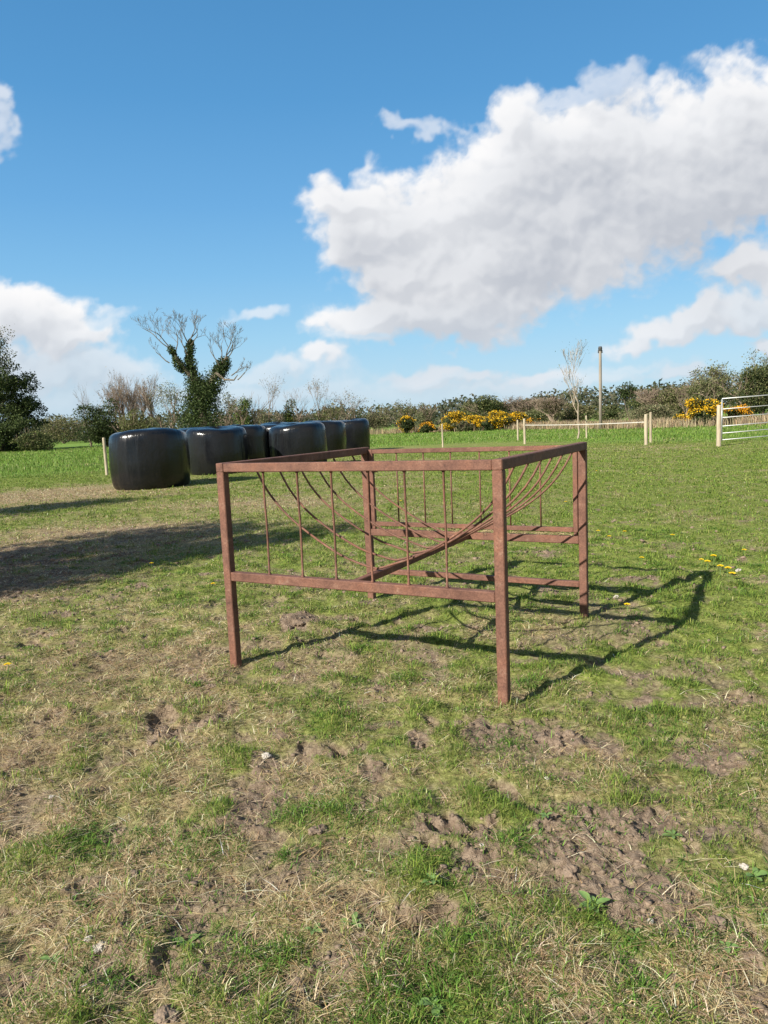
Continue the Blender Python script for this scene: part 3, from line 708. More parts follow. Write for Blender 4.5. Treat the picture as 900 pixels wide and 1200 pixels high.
# the forked ivy-clad tree
def ivytree():
    rr = random.Random(12); d = 60; u0 = 240; x, y = far(u0, d); S = d/FPX
    root = empty('ivy_clad_tree', (x, y, 0), 0, 'forked half-dead tree wrapped in dark ivy with bare twigs against the sky', 'tree')
    def Q(u, v, dy=0): return Vector(((u-u0)*S+(498-v)*S*math.sin(ROLL)*0, dy, ztop(u, v, d)))
    limbs = [([(240, 512, 0), (238, 480, 0), (236, 455, 0)], [.45, .4, .34]),
             ([(236, 460, 0), (230, 440, .2), (226, 420, .3), (230, 396, .4)], [.3, .24, .18, .1]),
             ([(228, 440, 0), (217, 425, -.3), (210, 408, -.5)], [.2, .15, .09]),
             ([(240, 465, 0), (252, 445, .3), (262, 430, .5), (270, 418, .6)], [.32, .26, .2, .1]),
             ([(258, 437, 0), (268, 445, -.5), (280, 446, -.9), (285, 440, -1)], [.12, .08, .06, .03])]
    mb = MB(); tips = []; ivyp = []
    g_ = np.random.default_rng(8)
    for pts, rad in limbs: mb.tube([Q(*p) for p in pts], rad, 8, False)
    for (u, v, du, dv, L, n) in [(210, 410, -.8, 1, 2.4, 1), (210, 412, -1.3, .6, 2.8, 1), (212, 415, -.2, 1.2, 2.4, 1), (230, 398, .1, 1, 1.6, 1), (230, 400, .6, 1, 1.8, 1), (228, 402, -.6, 1, 2.0, 1), (231, 404, .9, .7, 1.6, 1),
                              (270, 420, .3, 1, 2.2, 1), (268, 422, .8, 1, 2.4, 1), (266, 425, -.1, 1, 2.0, 1), (271, 420, 1.2, .7, 1.8, 1), (282, 445, .8, .5, 1.2, 1), (262, 428, -.4, 1, 1.8, 1), (205, 425, -1, .3, 1.8, 1), (225, 415, -.4, .9, 1.6, 1), (275, 440, 1, .6, 1.4, 1)]:
        grow(mb, rr, Q(u, v), (du, rr.uniform(-.5, .5), dv), L*.74, .05, 4, tips, .55, (2, 4), .2, 4, .009, .6, 5, .2)
    mb.build('trunk', BARK, root)
    def ivy(pts, rads, n):
        pts = [Q(*p) for p in pts]; out = []
        for _ in range(n):
            s = rr.random()*(len(pts)-1); i = int(s); f = s-i; p = pts[i].lerp(pts[i+1], f); r = rads[i]*(1-f)+rads[i+1]*f
            v = Vector((rr.gauss(0, 1), rr.gauss(0, 1), rr.gauss(0, 1))).normalized()*r*rr.uniform(.5, 1.15)*(1+.3*math.sin(p.z*5+v_ph))
            out.append(p+v)
        return out
    v_ph = 1.0
    P = ivy([(240, 505, 0), (240, 480, 0), (238, 462, 0), (236, 452, 0)], [1.9, 1.6, 1.15, .75], 9500)
    P += ivy([(236, 458, 0), (230, 440, .2), (227, 420, .3), (230, 398, .4)], [.75, .55, .42, .26], 4500)
    P += ivy([(222, 435, 0), (215, 425, -.2), (210, 408, -.5)], [.42, .36, .26], 1700)
    P += ivy([(243, 470, 0), (252, 450, .3), (260, 434, .5), (268, 423, .6)], [.85, .9, .75, .35], 5200)
    P += ivy([(225, 505, 0), (228, 480, 0), (236, 462, 0)], [1.3, 1.2, .8], 3500)
    leafcloud('ivy', [tuple(p) for p in P], .15, [(.04, .06, .02), (.055, .08, .026), (.075, .10, .034), (.03, .05, .018)], .3, root, seed=9)
ivytree()

G1 = None
bush('dark_shrub', 'dense dark green shrub behind the wooden post at left', 125, 63, 76, 464, DK, 11000, .15, 21, nlobes=22)
baretree('bare_sapling', 'wispy bare sapling poking above the dark shrub at left', 106, 66, 447, 26, 31, 4, stems=2)
baretree('bare_thicket', 'upright pinkish bare saplings between dark shrub and twiggy bush', 150, 66, 430, 44, 32, 5, stems=6, upb=.3, spread=.35, kids=(3, 4), leaves=600, lcols=BR)
baretree('bare_thicket', 'taller thin bare saplings close left of the ivy-clad tree\'s twiggy bush', 172, 69, 436, 34, 33, 5, stems=4, upb=.3, spread=.35, kids=(3, 4), leaves=500, lcols=BR)
bush('twiggy_shrub', 'rounded grey-green twiggy bush directly left of the ivy-clad tree', 194, 64, 62, 446, GG, 4200, .11, 22, nlobes=18)
bush('leafy_shrub', 'low olive bush at the foot of the pinkish saplings', 160, 61, 60, 474, MG, 5200, .14, 23)
bush('leafy_shrub', 'small fresh green bush right of the ivy-clad tree', 287, 66, 34, 462, FG, 3800, .13, 24)
bush('leafy_shrub', 'thin olive bush tucked against the ivy tree\'s right side', 268, 70, 30, 458, GG, 2500, .12, 25)
baretree('bare_sapling', 'slender bare sapling between the small green bush and the round one', 315, 68, 434, 34, 34, 5, kids=(2, 4), leaves=250, lcols=BR)
bush('leafy_shrub', 'small round bright green bush with orange tinge above the bales', 340, 66, 26, 467, FG+[(.2, .13, .03)], 3800, .12, 26)
baretree('bare_sapling', 'tall feathery bare sapling right of the round green bush', 372, 68, 438, 30, 35, 5, kids=(2, 4), leaves=200, lcols=BR)
baretree('bare_sapling', 'bare sapling leaning over the middle bales', 352, 70, 452, 34, 36, 4, stems=2)
baretree('spreading_bare_tree', 'low spreading bare tree with a wide twiggy crown above the rightmost bale', 405, 68, 454, 56, 37, 5, stems=4, spread=.6, kids=(2, 4), leaves=900, lcols=GG)
bush('leafy_shrub', 'low dull green bush behind the middle bales', 385, 71, 60, 474, MG, 4200, .14, 27)
bush('leafy_shrub', 'low olive bush above the left end of the broad bale', 310, 71, 50, 478, GG, 3200, .13, 28)
bush('leafy_shrub', 'brownish low bush right of the rightmost bale', 442, 70, 50, 478, BR+GG, 4200, .13, 29)
baretree('spreading_bare_tree', 'thin leaning greenish tree standing over the small gorse bush', 470, 66, 467, 44, 38, 5, stems=3, spread=.65, kids=(2, 4), leaves=1800, lcols=MG, lsize=.12)
bush('twiggy_shrub', 'soft grey-green rounded bush left of the yellow gorse', 499, 72, 34, 471, GG, 4500, .12, 30, nlobes=12)
bush('leafy_shrub', 'wide dark rounded tree behind the yellow gorse', 575, 92, 66, 464, DK+MG, 9000, .19, 41, nlobes=16)
bush('leafy_shrub', 'smaller olive tree left of the dark rounded one behind the gorse', 550, 94, 34, 470, MG, 4200, .18, 42)
baretree('bare_thicket', 'grey bare trees right of the dark rounded tree', 612, 92, 462, 44, 43, 5, stems=6, upb=.25, kids=(3, 4), leaves=1400, lcols=GG)
bush('leafy_shrub', 'long olive hedge section behind the tape fence\'s left posts', 640, 88, 70, 470, MG+GG, 9000, .18, 44, nlobes=20)
bush('leafy_shrub', 'dull green hedge section behind the staked sapling', 678, 84, 62, 472, MG+BR, 8000, .17, 45, nlobes=18)
bush('leafy_shrub', 'low dark hedge section around the utility pole', 716, 78, 60, 474, MG+DK, 8000, .16, 46, nlobes=18)
baretree('conifer_pair', 'pair of thin dark trees standing above the hedge right of the pole', 739, 82, 448, 24, 47, 4, stems=2, upb=.4, spread=.3, bark=BARK, leaves=1700, lcols=DK, lsize=.18)
bush('leafy_shrub', 'dark green hedge section right of the paired thin trees', 765, 72, 70, 456, DK+MG, 9500, .16, 48, nlobes=20)
bush('leafy_shrub', 'brown-green hedge section behind the pair of fence posts', 795, 64, 70, 452, MG+BR, 9000, .15, 49, nlobes=20)
bush('twiggy_shrub', 'low grey-brown bramble bank in front of the right hedge', 760, 56, 90, 474, GG+BR, 7000, .12, 50, nlobes=20)
baretree('hedge_tree', 'twiggy tree rising from the hedge above the right gorse bush', 838, 58, 424, 60, 51, 5, stems=3, spread=.5, kids=(3, 4), leaves=5200, lcols=MG+GG, lsize=.14)
baretree('bare_thicket', 'grey twiggy saplings above the hedge left of the staked young tree', 650, 82, 462, 40, 91, 5, stems=6, upb=.3, spread=.4, kids=(3, 4), leaves=500, lcols=GG)
baretree('bare_thicket', 'pale brown twiggy saplings above the hedge right of the paired dark trees', 772, 66, 451, 44, 92, 5, stems=6, upb=.3, spread=.4, kids=(3, 4), leaves=500, lcols=BR)
baretree('hedge_tree', 'thin twiggy tree over the hedge above the pair of fence posts', 806, 60, 440, 34, 93, 5, stems=3, upb=.3, spread=.45, kids=(3, 4), leaves=900, lcols=MG)
bush('leafy_shrub', 'tall olive bush left of the gate, behind the right gorse', 828, 56, 62, 440, MG+GG, 10000, .14, 52, nlobes=22)
bush('leafy_shrub', 'tall dark green bush behind the gate', 885, 52, 84, 424, MG+DK, 14000, .13, 53, nlobes=26)
baretree('hedge_tree', 'twiggy tree standing over the gate at the right edge', 893, 55, 408, 62, 54, 5, stems=3, kids=(3, 4), leaves=4200, lcols=GG+MG, lsize=.13)
bush('leafy_shrub', 'dark hedge bush beyond the right edge of the gate', 960, 50, 110, 425, MG+DK, 7000, .16, 55)
bush('leafy_shrub', 'brownish hedge bank seen between the left tree and dark shrub', 74, 96, 80, 484, BR+MG, 7000, .18, 56, nlobes=20)
bush('leafy_shrub', 'low dark brambles at the foot of the big left tree', 40, 60, 60, 500, MG+DK, 3500, .14, 57)
bush('leafy_shrub', 'hedge bush beyond the left edge of the view', -110, 62, 120, 452, DK, 6000, .18, 58)

# gorse in flower
def gorse(label, u, d, wpx, top, seed, orange=0, dens=.5):
    wpx *= 1.45; dens += .26; top -= 1.5
    rr = random.Random(seed); x, y = far(u, d); w = wpx*d/FPX; h = ztop(u, top, d)
    root = empty('gorse_bush', (x, y, 0), 0, label, 'gorse bush', 'gorse bushes in yellow flower')
    L = lobes(rr, w, h, 14, .2); P = inlobes(L, 4200, seed, h)
    leafcloud('foliage', P, .13, DK+[(.09, .085, .04)], .3, root, seed=seed)
    mb = MB(); tips = []
    for i in range(5): grow(mb, rr, (rr.uniform(-.03, .03), 0, 0), (rr.uniform(-.9, .9), rr.uniform(-.4, .4), 1), h*.4, .04, 2, tips, .6, (2, 3), .1, 3, .012)
    mb.build('stems', BARK, root)
    P2 = inlobes([(a, b, c, e*1.1, f*1.1) for a, b, c, e, f in L], 7000, seed+1, h)
    g_ = np.random.default_rng(seed); k = np.sin(P2[:, 0]*3.1+seed)+np.sin(P2[:, 2]*4.7+seed*3)+np.sin(P2[:, 1]*3.7)+(P2[:, 2]/h-.5)*2.2
    P2 = P2[k+g_.normal(0, .5, len(P2)) > .9-dens*2]
    Y = [(.72, .43, .015), (.80, .54, .04), (.60, .33, .012)] if not orange else [(.75, .36, .02), (.65, .28, .02), (.8, .45, .03)]
    leafcloud('flowers', P2, .085, Y, .12, root, FLOWER, seed=seed+2, aspect=.8)
gorse('small dull gorse bush under the thin leaning tree', 476, 64, 20, 487, 61, 0, .25)
gorse('small low gorse clump just left of the lone post', 501, 63, 18, 496, 62, 1, .35)
gorse('leftmost large gorse bush, beside the lone post', 531, 64, 30, 484.5, 63, 0, .6)
gorse('gorse bush with dark centre, second from the lone post', 557, 62, 30, 487, 64, 0, .45)
gorse('tallest yellow gorse bush in the middle of the bank', 582, 61, 34, 482.5, 65, 0, .62)
gorse('rightmost gorse bush of the long bank, behind the pair of posts', 604, 62, 28, 484.5, 66, 0, .5)
gorse('low sparse gorse clump right of the pair of posts', 626, 60, 18, 492, 67, 1, .2)
gorse('rounded yellow-green gorse bush left of the gate post', 824, 46, 34, 468.5, 68, 0, .42)
gorse('small low gorse clump left of the rounded gorse by the gate', 797, 48, 18, 486, 69, 0, .4)
gorse('orange-yellow gorse clump seen through the gate', 866, 47, 30, 477, 70, 1, .45)
# dark holly-like low bushes inside the gorse bank
bush('leafy_shrub', 'low dark bramble in the centre of the gorse bank', 543, 61, 30, 493, DK+BR, 3200, .12, 59)
bush('leafy_shrub', 'low dark shrub under the tallest gorse', 570, 60, 26, 494, DK, 2500, .12, 60)

# staked sapling on the lawn edge
baretree('young_tree', 'slender staked bare young tree with pale trunk on the lawn edge', 677, 37, 398, 36, 71, 4, bark=PALEBARK, kids=(3, 5), upb=.28, spread=.42, r0=.05, v=514.5, leaves=160, lcols=FG, lsize=.05, minr=.007)
post_at(687.3, 513.5, 487, .04, 'short pale stake close right of the slender young tree', 'tree_stake', 'stake', None)

# far wood closing the horizon
def farwood():
    g_ = np.random.default_rng(77); n = 80000
    t = g_.uniform(-1.2, 1.2, n); d = g_.uniform(112, 150, n); x = d*np.sin(t); y = d*np.cos(t)
    hh = 3.2+2.6*fbm(x, y*.3, 9, 4, 5)+1.4*fbm(x, y, 3, 3, 6)+1.6*sstep(t, .05, .45)
    z = hh*g_.random(n)**.75
    P = np.stack([x, y, np.clip(z, .05, None)], 1)
    o = leafcloud('far_wood', P, .55, [(.05, .065, .035), (.07, .08, .045), (.09, .09, .055), (.11, .10, .07)], .22, None, seed=7)
    tag(o, 'distant low olive woodland and hedges closing the horizon', 'woodland', None, 'stuff')
farwood()

# trees standing left of the frame, whose shade falls across the left of the field
def shade_tree(label, x, y, h, w, seed):
    rr = random.Random(seed); root = empty('roadside_tree', (x, y, 0), 0, label, 'tree')
    mb = MB(); tips = []
    grow(mb, rr, (0, 0, -.1), (0, 0, 1), h*.45, .13, 4, tips, .5, (3, 4), .12, 5, .008, .64, 8, .06)
    zm = max(p[2] for p in mb.v); mb.v = [(a*h/zm, b*h/zm, c*h/zm) for a, b, c in mb.v]
    mb.build('trunk', BARK, root)
    P = inlobes(lobes(rr, w, h, 20, .35, 1), 9000, seed, h); leafcloud('crown', P, .11, MG+FG, .25, root, seed=seed)
SUN_AZ = 220.6; SUN_EL = 32.3
sv = np.array([math.cos(R(SUN_AZ)), math.sin(R(SUN_AZ))])
def shade_at(u, v, h, w, seed, label):     # crown centre's shade falls at this place of the field
    x, y = at(u, v); k = h*.55/math.tan(R(SUN_EL)); shade_tree(label, x+sv[0]*k, y+sv[1]*k, h, w, seed)
shade_at(62, 674, 5.2, 2.5, 81, 'leafy tree left of the view shading the dry patch')
shade_at(-70, 608, 5.0, 3.0, 82, 'leafy tree farther left shading the grass by the left edge')

shade_at(-80, 668, 5.2, 2.6, 83, 'leafy tree left of the view beside the one shading the dry patch')
# ------------------------------------------------------------------ dandelions, weeds, stones, clods
def dandelion(first=[None]):
    root = empty('dandelion', (0, 0, 0), 0, 'yellow dandelion flower in the grass', 'dandelion', 'dandelions')
    m = MB(); m.tube([(0, 0, 0), (.004, 0, .03), (.003, .002, .055)], .002, 5); m.build('stem', LEAF_G, root)
    n = 60; V = []; F = []
    for k in range(n):
        a = k*2.4; r = .019*math.sqrt((k+4)/n); z = .056+.006*(1-k/n); s = .0035
        ca, sa = math.cos(a), math.sin(a)
        o = len(V); V += [(ca*r*.2+sa*s*.5, sa*r*.2-ca*s*.5, z-.002), (ca*r-sa*0+sa*s, sa*r-ca*s, z+.002), (ca*r*1.15, sa*r*1.15, z+.001), (ca*r-sa*s, sa*r+ca*s, z+.002)]
        F.append((o, o+1, o+2, o+3))
    mb = MB(); mb.v = V; mb.f = F; mb.build('flower', YEL, root)
    return root
LEAF_G = simple('weed_leaf', [(.3, (.09, .16, .04)), (.7, (.15, .23, .07))], 40, .5, bs=.2, bd=.002)
YEL = simple('dandelion_yellow', [(.3, (.78, .56, .01)), (.7, (.85, .68, .03))], 60, .7, bs=0)
dn = dandelion(); DL = [(829, 667), (844, 672), (853, 674), (858, 680), (836, 660), (822, 662), (872, 652), (732, 629), (701, 628), (714, 632), (663, 592), (699, 555), (545, 557), (178, 667), (10, 790), (735, 716), (788, 633), (470, 592), (752, 660), (250, 690)]
for i, (u, v) in enumerate(DL):
    x, y = at(u, v); s = 1.25 if i < 5 else 1.0
    lab = 'yellow dandelion in the cluster past the tip of the feeder\'s shadow' if i < 7 else 'scattered yellow dandelion flower in the short grass'
    grp = 'dandelions clustered past the shadow tip' if i < 7 else 'scattered dandelions'
    if i == 0: dn.location = (x, y, h1(x, y)); dn.scale = (s,)*3; dn['label'] = lab; dn['group'] = grp
    else: copy_tree(dn, (x, y, h1(x, y)), i*1.3, (s,)*3, lab, grp)
def weed(label, u, v, n, L, seed):
    rr = random.Random(seed); x, y = at(u, v); root = empty('weed', (x, y, h1(x, y)), rr.uniform(0, 6), label, 'weed', None)
    for i in range(n):
        a = i*2.399+rr.uniform(-.3, .3); l = L*.62*rr.uniform(.5, 1.1); w = l*rr.uniform(.18, .3); mb = MB(); V = []; F = []
        el = rr.uniform(.1, .7)
        for k in range(9):
            s = k/8; ww = w*(math.sin(PI*min(1, s*.93+.04))**.8)*(.5+.5*s if s < .5 else 1)
            r = l*s*math.cos(el*(1-s*.6)); z = l*s*math.sin(el)*(1-.55*s)+.004
            for q in (-1, 0, 1): V.append((math.cos(a)*r-math.sin(a)*ww*q, math.sin(a)*r+math.cos(a)*ww*q, z+(abs(q))*ww*.35))
        for k in range(8):
            for q in (0, 1): F.append((k*3+q, k*3+q+1, k*3+q+4, k*3+q+3))
        mb.v = V; mb.f = F; mb.build('leaf', LEAF_G, root, True)
WD = [('broad leaved dock rosette on bare mud in the lower right', 695, 1065, 9, .085), ('pair of dock leaves in the lower centre', 413, 1080, 5, .075), ('small weed beside the lower centre dock leaves', 367, 1090, 4, .06),
      ('leafy weed in the dark hollow at lower left centre', 220, 1100, 5, .07), ('weed rosette at the left foot of the mud patch', 508, 1040, 7, .06), ('round leaved weed at the bottom right of centre', 508, 1178, 5, .06),
      ('weed at the right edge beside the white stone', 885, 1022, 5, .07), ('light green weed in the turf above the mud patch', 790, 985, 6, .06), ('weed in the grass right of the near feeder leg', 640, 965, 5, .05),
      ('weed near the left bottom corner', 62, 1125, 5, .05), ('tiny weed under the dock rosette', 745, 1090, 4, .045), ('weed sprig near the bottom right edge', 850, 1110, 5, .05)]
for i, (l, u, v, n, L) in enumerate(WD): weed(l, u, v, n, L, 200+i)
def rock(name, label, u, v, s, mat, seed, flat=.6, cat='stone', group=None):
    import bmesh
    bm = bmesh.new(); bmesh.ops.create_icosphere(bm, subdivisions=4, radius=1); rr = random.Random(seed); o_ = Vector((rr.uniform(-9, 9), rr.uniform(-9, 9), 3))
    from mathutils import noise as mn
    for w in bm.verts:
        k = 1+.5*mn.noise(w.co*1.1+o_)+.28*mn.noise(w.co*2.7+o_)+.16*mn.noise(w.co*6+o_)+.08*mn.noise(w.co*14+o_)
        w.co = Vector((w.co.x*k, w.co.y*k*.8, w.co.z*k*flat))*s*.8
    me = bpy.data.meshes.new(name); bm.to_mesh(me); bm.free(); me.materials.append(mat)
    o = bpy.data.objects.new(name, me); C.objects.link(o); x, y = at(u, v); o.location = (x, y, h1(x, y)+s*flat*.05); o.rotation_euler = (0, 0, rr.uniform(0, 6))
    tag(o, label, cat, group)
for i, (l, u, v, s) in enumerate([('white stone at the right edge of the mud patch', 871, 1009, .018), ('pale stone left of the bare strip in the middle', 312, 889, .022), ('pale flat stone near the lower left', 118, 1112, .022), ('small pale chip beside the lower left stone', 104, 1106, .012),
                                 ('small pale stone below the near leg to the right', 641, 917, .011), ('pale stone on the left of the turf centre', 60, 935, .012), ('small pale stone by the far right leg', 722, 700, .03), ('pale stone beyond the dandelion cluster', 865, 668, .03), ('pale pebble left of the mud patch', 565, 990, .01), ('pale pebble on the lower right straw', 762, 1078, .012)]):
    rock('stone', l, u, v, s, STONE, 300+i)
for i, (l, u, v, s, fl) in enumerate([('large dried mud clod at the bottom edge', 195, 1190, .036, .55), ('mud clod above the dark hollow at lower left', 155, 1028, .03, .5), ('dark mud clod in the middle bare strip', 372, 975, .035, .5), ('mud clod at the top of the mud patch', 655, 873, .025, .9), ('crumbly clod left of the near leg', 536, 846, .03, .5),
                                     ('upright clod in the turf left of the near leg', 490, 872, .03, 1.0), ('clod in the centre of the mud patch', 722, 1035, .03, .6), ('clod at the left of the mud patch', 668, 1020, .03, .5), ('clod near the right edge of the mud patch', 800, 1040, .028, .6), ('clod in the lower right corner', 840, 1080, .03, .5),
                                     ('clod on the small molehill', 352, 735, .045, .6), ('second crumb of the small molehill', 338, 738, .03, .6), ('clod in turf below the left leg', 247, 803, .03, .6), ('low clod in the upper left turf', 178, 870, .03, .4), ('clod near the bottom middle', 345, 1150, .035, .5)]):
    rock('mud_clod', l, u, v, s, CLOD, 400+i, fl, 'mud clod')

# ------------------------------------------------------------------ camera
cd = bpy.data.cameras.new('camera'); co = bpy.data.objects.new('camera', cd); C.objects.link(co)
cd.sensor_fit = 'VERTICAL'; cd.sensor_height = 24; cd.lens = 24*FPX/1200; cd.clip_end = 20000; cd.clip_start = .05
r_ = Vector((1, 0, 0)); u_ = Vector((0, math.sin(PIT), math.cos(PIT))); f_ = Vector((0, math.cos(PIT), -math.sin(PIT)))
Rr = r_*math.cos(ROLL)-u_*math.sin(ROLL); Uu = r_*math.sin(ROLL)+u_*math.cos(ROLL)
mt = Matrix((Rr, Uu, -f_)).transposed().to_4x4(); mt.translation = (0, 0, CAMH); co.matrix_world = mt
bpy.context.scene.camera = co

# ------------------------------------------------------------------ light
sl = bpy.data.lights.new('sun', 'SUN'); sl.energy = 5.0; sl.angle = R(.55); sl.color = (1, .94, .84)
so = bpy.data.objects.new('sun', sl); C.objects.link(so)
sd = Vector((sv[0]*math.cos(R(SUN_EL)), sv[1]*math.cos(R(SUN_EL)), math.sin(R(SUN_EL))))
so.rotation_euler = sd.to_track_quat('Z', 'Y').to_euler(); so.location = (-20, -20, 25)

# ------------------------------------------------------------------ sky: Nishita sky tuned to the deep spring blue of the place
w = bpy.data.worlds.new('World'); bpy.context.scene.world = w; w.use_nodes = True
nt = w.node_tree; nt.nodes.clear(); ln = nt.links.new
sky = N(nt, 'ShaderNodeTexSky'); sky.sky_type = 'NISHITA'; sky.sun_disc = False
sky.sun_elevation = R(SUN_EL); sky.sun_rotation = R(90-SUN_AZ); sky.altitude = 100; sky.air_density = 1.0; sky.dust_density = .3; sky.ozone_density = 2.0
tc = N(nt, 'ShaderNodeTexCoord'); sp = N(nt, 'ShaderNodeSeparateXYZ'); ln(tc.outputs['Generated'], sp.inputs[0])
SK = [(0, (.42, .63, .80)), (.06, (.40, .64, .83)), (.11, (.315, .605, .84)), (.19, (.205, .50, .81)), (.27, (.14, .41, .75)), (.38, (.088, .325, .65)), (.50, (.066, .265, .56)), (.75, (.04, .18, .42)), (1, (.03, .14, .35))]
rp = ramp(nt, sp.outputs[2], SK)
s10 = N(nt, 'ShaderNodeVectorMath', operation='SCALE'); ln(rp.outputs[0], s10.inputs[0]); s10.inputs['Scale'].default_value = 5.0
mxc = N(nt, 'ShaderNodeMix', data_type='RGBA'); mxc.inputs[0].default_value = .9
ln(sky.outputs[0], mxc.inputs[6]); ln(s10.outputs[0], mxc.inputs[7])
nz = N(nt, 'ShaderNodeTexNoise'); nz.inputs['Scale'].default_value = 2.2; nz.inputs['Detail'].default_value = 3; ln(tc.outputs['Generated'], nz.inputs['Vector'])  # pale cloud patches added behind the camera as neutral fill light
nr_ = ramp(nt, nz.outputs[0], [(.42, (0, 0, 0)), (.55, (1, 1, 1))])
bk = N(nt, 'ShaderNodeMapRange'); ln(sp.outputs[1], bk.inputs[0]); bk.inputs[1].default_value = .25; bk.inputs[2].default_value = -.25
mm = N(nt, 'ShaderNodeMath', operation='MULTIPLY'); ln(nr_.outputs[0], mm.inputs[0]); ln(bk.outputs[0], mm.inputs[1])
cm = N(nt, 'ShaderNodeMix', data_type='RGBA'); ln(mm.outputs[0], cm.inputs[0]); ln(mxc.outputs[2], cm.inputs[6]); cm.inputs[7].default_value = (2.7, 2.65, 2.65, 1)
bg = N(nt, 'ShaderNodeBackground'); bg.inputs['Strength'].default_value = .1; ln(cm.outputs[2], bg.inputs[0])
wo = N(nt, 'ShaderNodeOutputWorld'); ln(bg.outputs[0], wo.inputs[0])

# clouds: a far curved sheet of cumulus several kilometres off, in the half of the sky away from the sun
CL = [  # u, v, half width, half height, tilt deg, softness
    (415, 232, 50, 26, 20, .8), (455, 262, 75, 48, 30, 1), (520, 250, 95, 55, 20, 1), (610, 145, 55, 36, 25, .8), (600, 210, 90, 60, 20, 1), (700, 180, 95, 56, 15, .9), (705, 108, 60, 16, 8, .3), (800, 165, 125, 66, 14, 1), (900, 130, 90, 54, 15, 1), (985, 180, 130, 90, 0, 1),
    (480, 330, 60, 45, -20, 1), (560, 330, 120, 62, 12, 1.1), (430, 378, 58, 24, 4, 1), (510, 375, 100, 34, 4, 1), (650, 270, 140, 85, 14, 1.1), (770, 225, 130, 78, 16, 1.1), (885, 195, 105, 68, 10, 1),
    (495, 152, 38, 9, -2, .3), (885, 315, 70, 28, 10, .8), (800, 386, 95, 20, 12, .8), (880, 368, 70, 22, 6, .7), (965, 330, 70, 45, 0, .8),
    (50, 378, 72, 38, -12, 1), (90, 400, 60, 20, -5, .9), (0, 362, 55, 26, 0, .9), (90, 440, 85, 20, 0, .5), (20, 432, 90, 26, 0, .6), (125, 380, 22, 14, 0, .25), (8, 150, 24, 22, 40, .35), (-6, 120, 22, 40, 10, .4),
    (298, 361, 38, 9, -2, .35), (370, 428, 36, 11, 2, .85), (330, 436, 22, 8, 0, .6), (330, 440, 90, 14, 0, .3), (500, 445, 50, 12, 4, .45), (500, 443, 30, 11, 8, .8), (560, 440, 28, 9, 0, .7), (620, 440, 36, 11, 6, .75), (590, 455, 70, 12, 3, .5), (545, 466, 150, 12, 0, .25), (655, 438, 26, 8, 0, .6), (800, 438, 34, 9, 3, .55), (700, 440, 60, 8, 4, .3), (740, 428, 60, 6, 4, .2), (890, 408, 26, 12, 0, .8), (300, 465, 220, 16, 0, .25), (60, 470, 140, 16, 0, .3), (450, 400, 60, 10, 0, .3)]
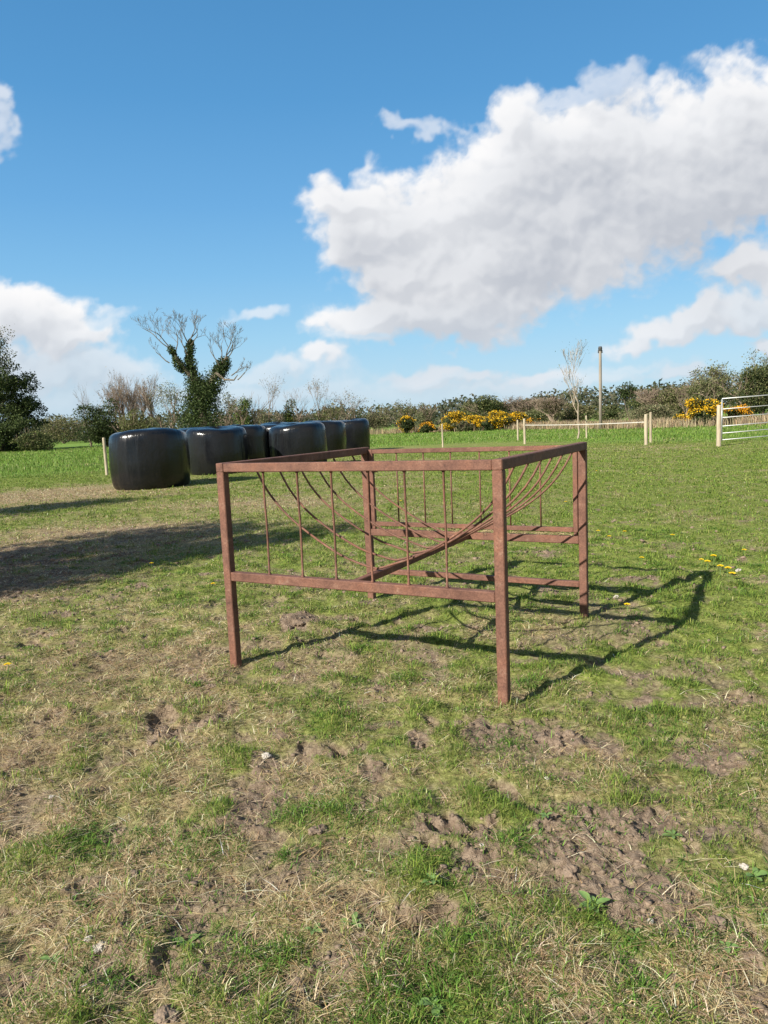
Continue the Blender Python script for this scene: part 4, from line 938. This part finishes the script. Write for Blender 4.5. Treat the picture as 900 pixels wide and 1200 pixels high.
def clouds():
    az = np.radians(np.arange(-44, 44.01, .085)); el = np.radians(np.arange(-.4, 41, .085))
    A, E = np.meshgrid(az, el); 
    X = np.sin(A)*np.cos(E); Y = np.cos(A)*np.cos(E); Z = np.sin(E)
    # angular chart aligned with the view axis (units of about one fifteenth of a degree)
    fw = Y*math.cos(PIT)-Z*math.sin(PIT); up = Y*math.sin(PIT)+Z*math.cos(PIT)
    cu, cv = FPX*X/fw, FPX*up/fw
    U = 450+cu*math.cos(ROLL)-cv*math.sin(ROLL); V = 600-(cu*math.sin(ROLL)+cv*math.cos(ROLL))
    per = 1+np.clip((440-V)/700, -.55, .45)       # lower clouds are farther off: finer structure
    w1 = fbm(U, V*1.2, 110, 4, 301, .55); w2 = fbm(U, V*1.2, 110, 4, 305, .55)
    w3 = fbm(U, V, 26, 3, 311, .55); w4 = fbm(U, V, 26, 3, 315, .55)
    Uw = U+46*w1*per+12*w3*per; Vw = V+34*w2*per+11*w4*per
    body = np.full(U.shape, -3.0); soft = np.zeros(U.shape)
    acc = np.zeros(U.shape); wsum = np.zeros(U.shape)+1e-9
    for (u, v, a, b, t, s) in CL:
        ct, st = math.cos(R(t)), math.sin(R(t)); dx = Uw-u; dy = Vw-v
        p = (dx*ct-dy*st)/(a*1.12); q = (dx*st+dy*ct)/(b*1.12)
        q = np.where(q > 0, q*1.18, q)
        r = 1-np.sqrt(p*p+q*q+1e-9); r = np.clip(r, -2.5, 1)*(.55+.45*s)
        k = np.exp(6*r); acc += k; wsum += k; soft += k*s
    body = np.log(acc+1e-6)/6; soft = soft/wsum
    def bil(x, y, size, o, sd, g=.55):
        s = 0; a = 1; t = 0
        for i in range(o):
            s = s+a*(1-2.2*np.abs(perlin(x/size*2**i+7.7*i, y/size*2**i+3.1*i, sd+i))); t += a; a *= g
        return s/t
    b1 = bil(Uw, Vw*1.15, 62, 5, 401, .6); b2 = bil(U+20*w1, V*1.1+20*w2, 20, 4, 431, .6)
    f1 = fbm(U, V*1.3, 48, 6, 451, .62)
    dens = body+.19*(b1-.35)+.05*(b2-.35)+.30*f1
    th = np.clip(dens+.02, 0, None)
    a = sstep(dens, -.14, .36+.14*(1-soft)+.18*w4); a *= np.clip(.25+.95*soft, 0, 1)
    # wisps
    a = np.clip(a, 0, 1)
    # light comes from upper left behind the camera: shade by how much cloud lies above / to the left
    def shift(M_, du, dv):       # value at (u-du, v-dv) ~ rolled grid
        n_a = int(round(du/1.28)); n_e = int(round(dv/1.28))
        return np.roll(np.roll(M_, n_a, 1), -n_e, 0)
    od = 0
    for k, (du, dv) in enumerate([(3, 6), (6, 13), (10, 22), (14, 34), (18, 48), (22, 66)]): od = od+shift(th, du, dv)*(.6+.22*k)
    # puffs: relief of the billow field
    rel = th+.030*b2+.13*b1+.25*w3*0; bs = sum(shift(rel, i_, j_) for i_ in (-3, 0, 3) for j_ in (-3, 0, 3))/9; rel = .35*rel+.65*bs
    gr = (rel-shift(rel, 4, 6))*1.0+(rel-shift(rel, 9, 13))*.6
    od = sum(shift(od, i_, j_) for i_ in (-14, 0, 14) for j_ in (-14, 0, 14))/9
    big = fbm(U, V*1.4, 150, 3, 501)
    lit = 1.0-.47*(1-np.exp(-od*.29))+.27*np.clip(gr, -.25, .25)+.15*big
    lit += .025*b1*np.clip(th*2, 0, 1)
    lit = np.clip(lit, .0, 1.05)
    def q8(z): return z
    stops = np.array([0, .35, .55, .72, .88, 1.05]); cols = np.array([(.35, .39, .46), (.42, .46, .53), (.55, .58, .64), (.71, .73, .77), (.84, .855, .885), (.98, .975, .98)])
    col = np.stack([np.interp(lit, stops, cols[:, i]) for i in range(3)], -1)
    hzf = np.clip(1-np.degrees(E)/9, 0, 1)[..., None]*.55; col = col*(1-hzf)+np.array([.58, .70, .82])*hzf
    a *= np.clip((np.degrees(E)+.4)/2.5, 0, 1)
    nE, nA = U.shape; Rd = 6000
    Vt = np.stack([X, Y, Z], -1).reshape(-1, 3)*Rd; i = np.arange(nE-1)[:, None]*nA; j = np.arange(nA-1)[None, :]
    F = np.stack([i+j, i+j+1, i+nA+j+1, i+nA+j], -1)
    keep = (np.maximum.reduce([a[:-1, :-1], a[1:, :-1], a[:-1, 1:], a[1:, 1:]]) > .004)
    F = F[keep]
    used, inv = np.unique(F.ravel(), return_inverse=True); F = inv.reshape(-1, 4); Vt = Vt[used]; colf = col.reshape(-1, 3)[used]; af = a.ravel()[used]
    m = bpy.data.materials.new('cumulus_cloud'); m.use_nodes = True; t_ = m.node_tree; t_.nodes.clear()
    ac = N(t_, 'ShaderNodeAttribute'); ac.attribute_name = 'col'; aa = N(t_, 'ShaderNodeAttribute'); aa.attribute_name = 'cover'
    e = N(t_, 'ShaderNodeEmission'); e.inputs[1].default_value = .50; t_.links.new(ac.outputs['Color'], e.inputs[0])
    tr = N(t_, 'ShaderNodeBsdfTransparent'); mx = N(t_, 'ShaderNodeMixShader'); t_.links.new(aa.outputs['Fac'], mx.inputs[0]); t_.links.new(tr.outputs[0], mx.inputs[1]); t_.links.new(e.outputs[0], mx.inputs[2])
    o_ = N(t_, 'ShaderNodeOutputMaterial'); t_.links.new(mx.outputs[0], o_.inputs[0])
    try: m.cycles.emission_sampling = 'NONE'
    except Exception: pass
    o = npmesh('clouds', Vt, F, None, m, colf, {'cover': af}, smooth=True)
    tag(o, 'white and grey cumulus clouds over the field', None, None, 'structure')
clouds()

sc_ = bpy.context.scene
sc_.render.engine = 'CYCLES'
sc_.view_settings.view_transform = 'Standard'; sc_.view_settings.look = 'None'; sc_.view_settings.exposure = 1.0; sc_.view_settings.gamma = 1
sc_.render.resolution_x = 768; sc_.render.resolution_y = 1024
sc_.cycles.max_bounces = 6
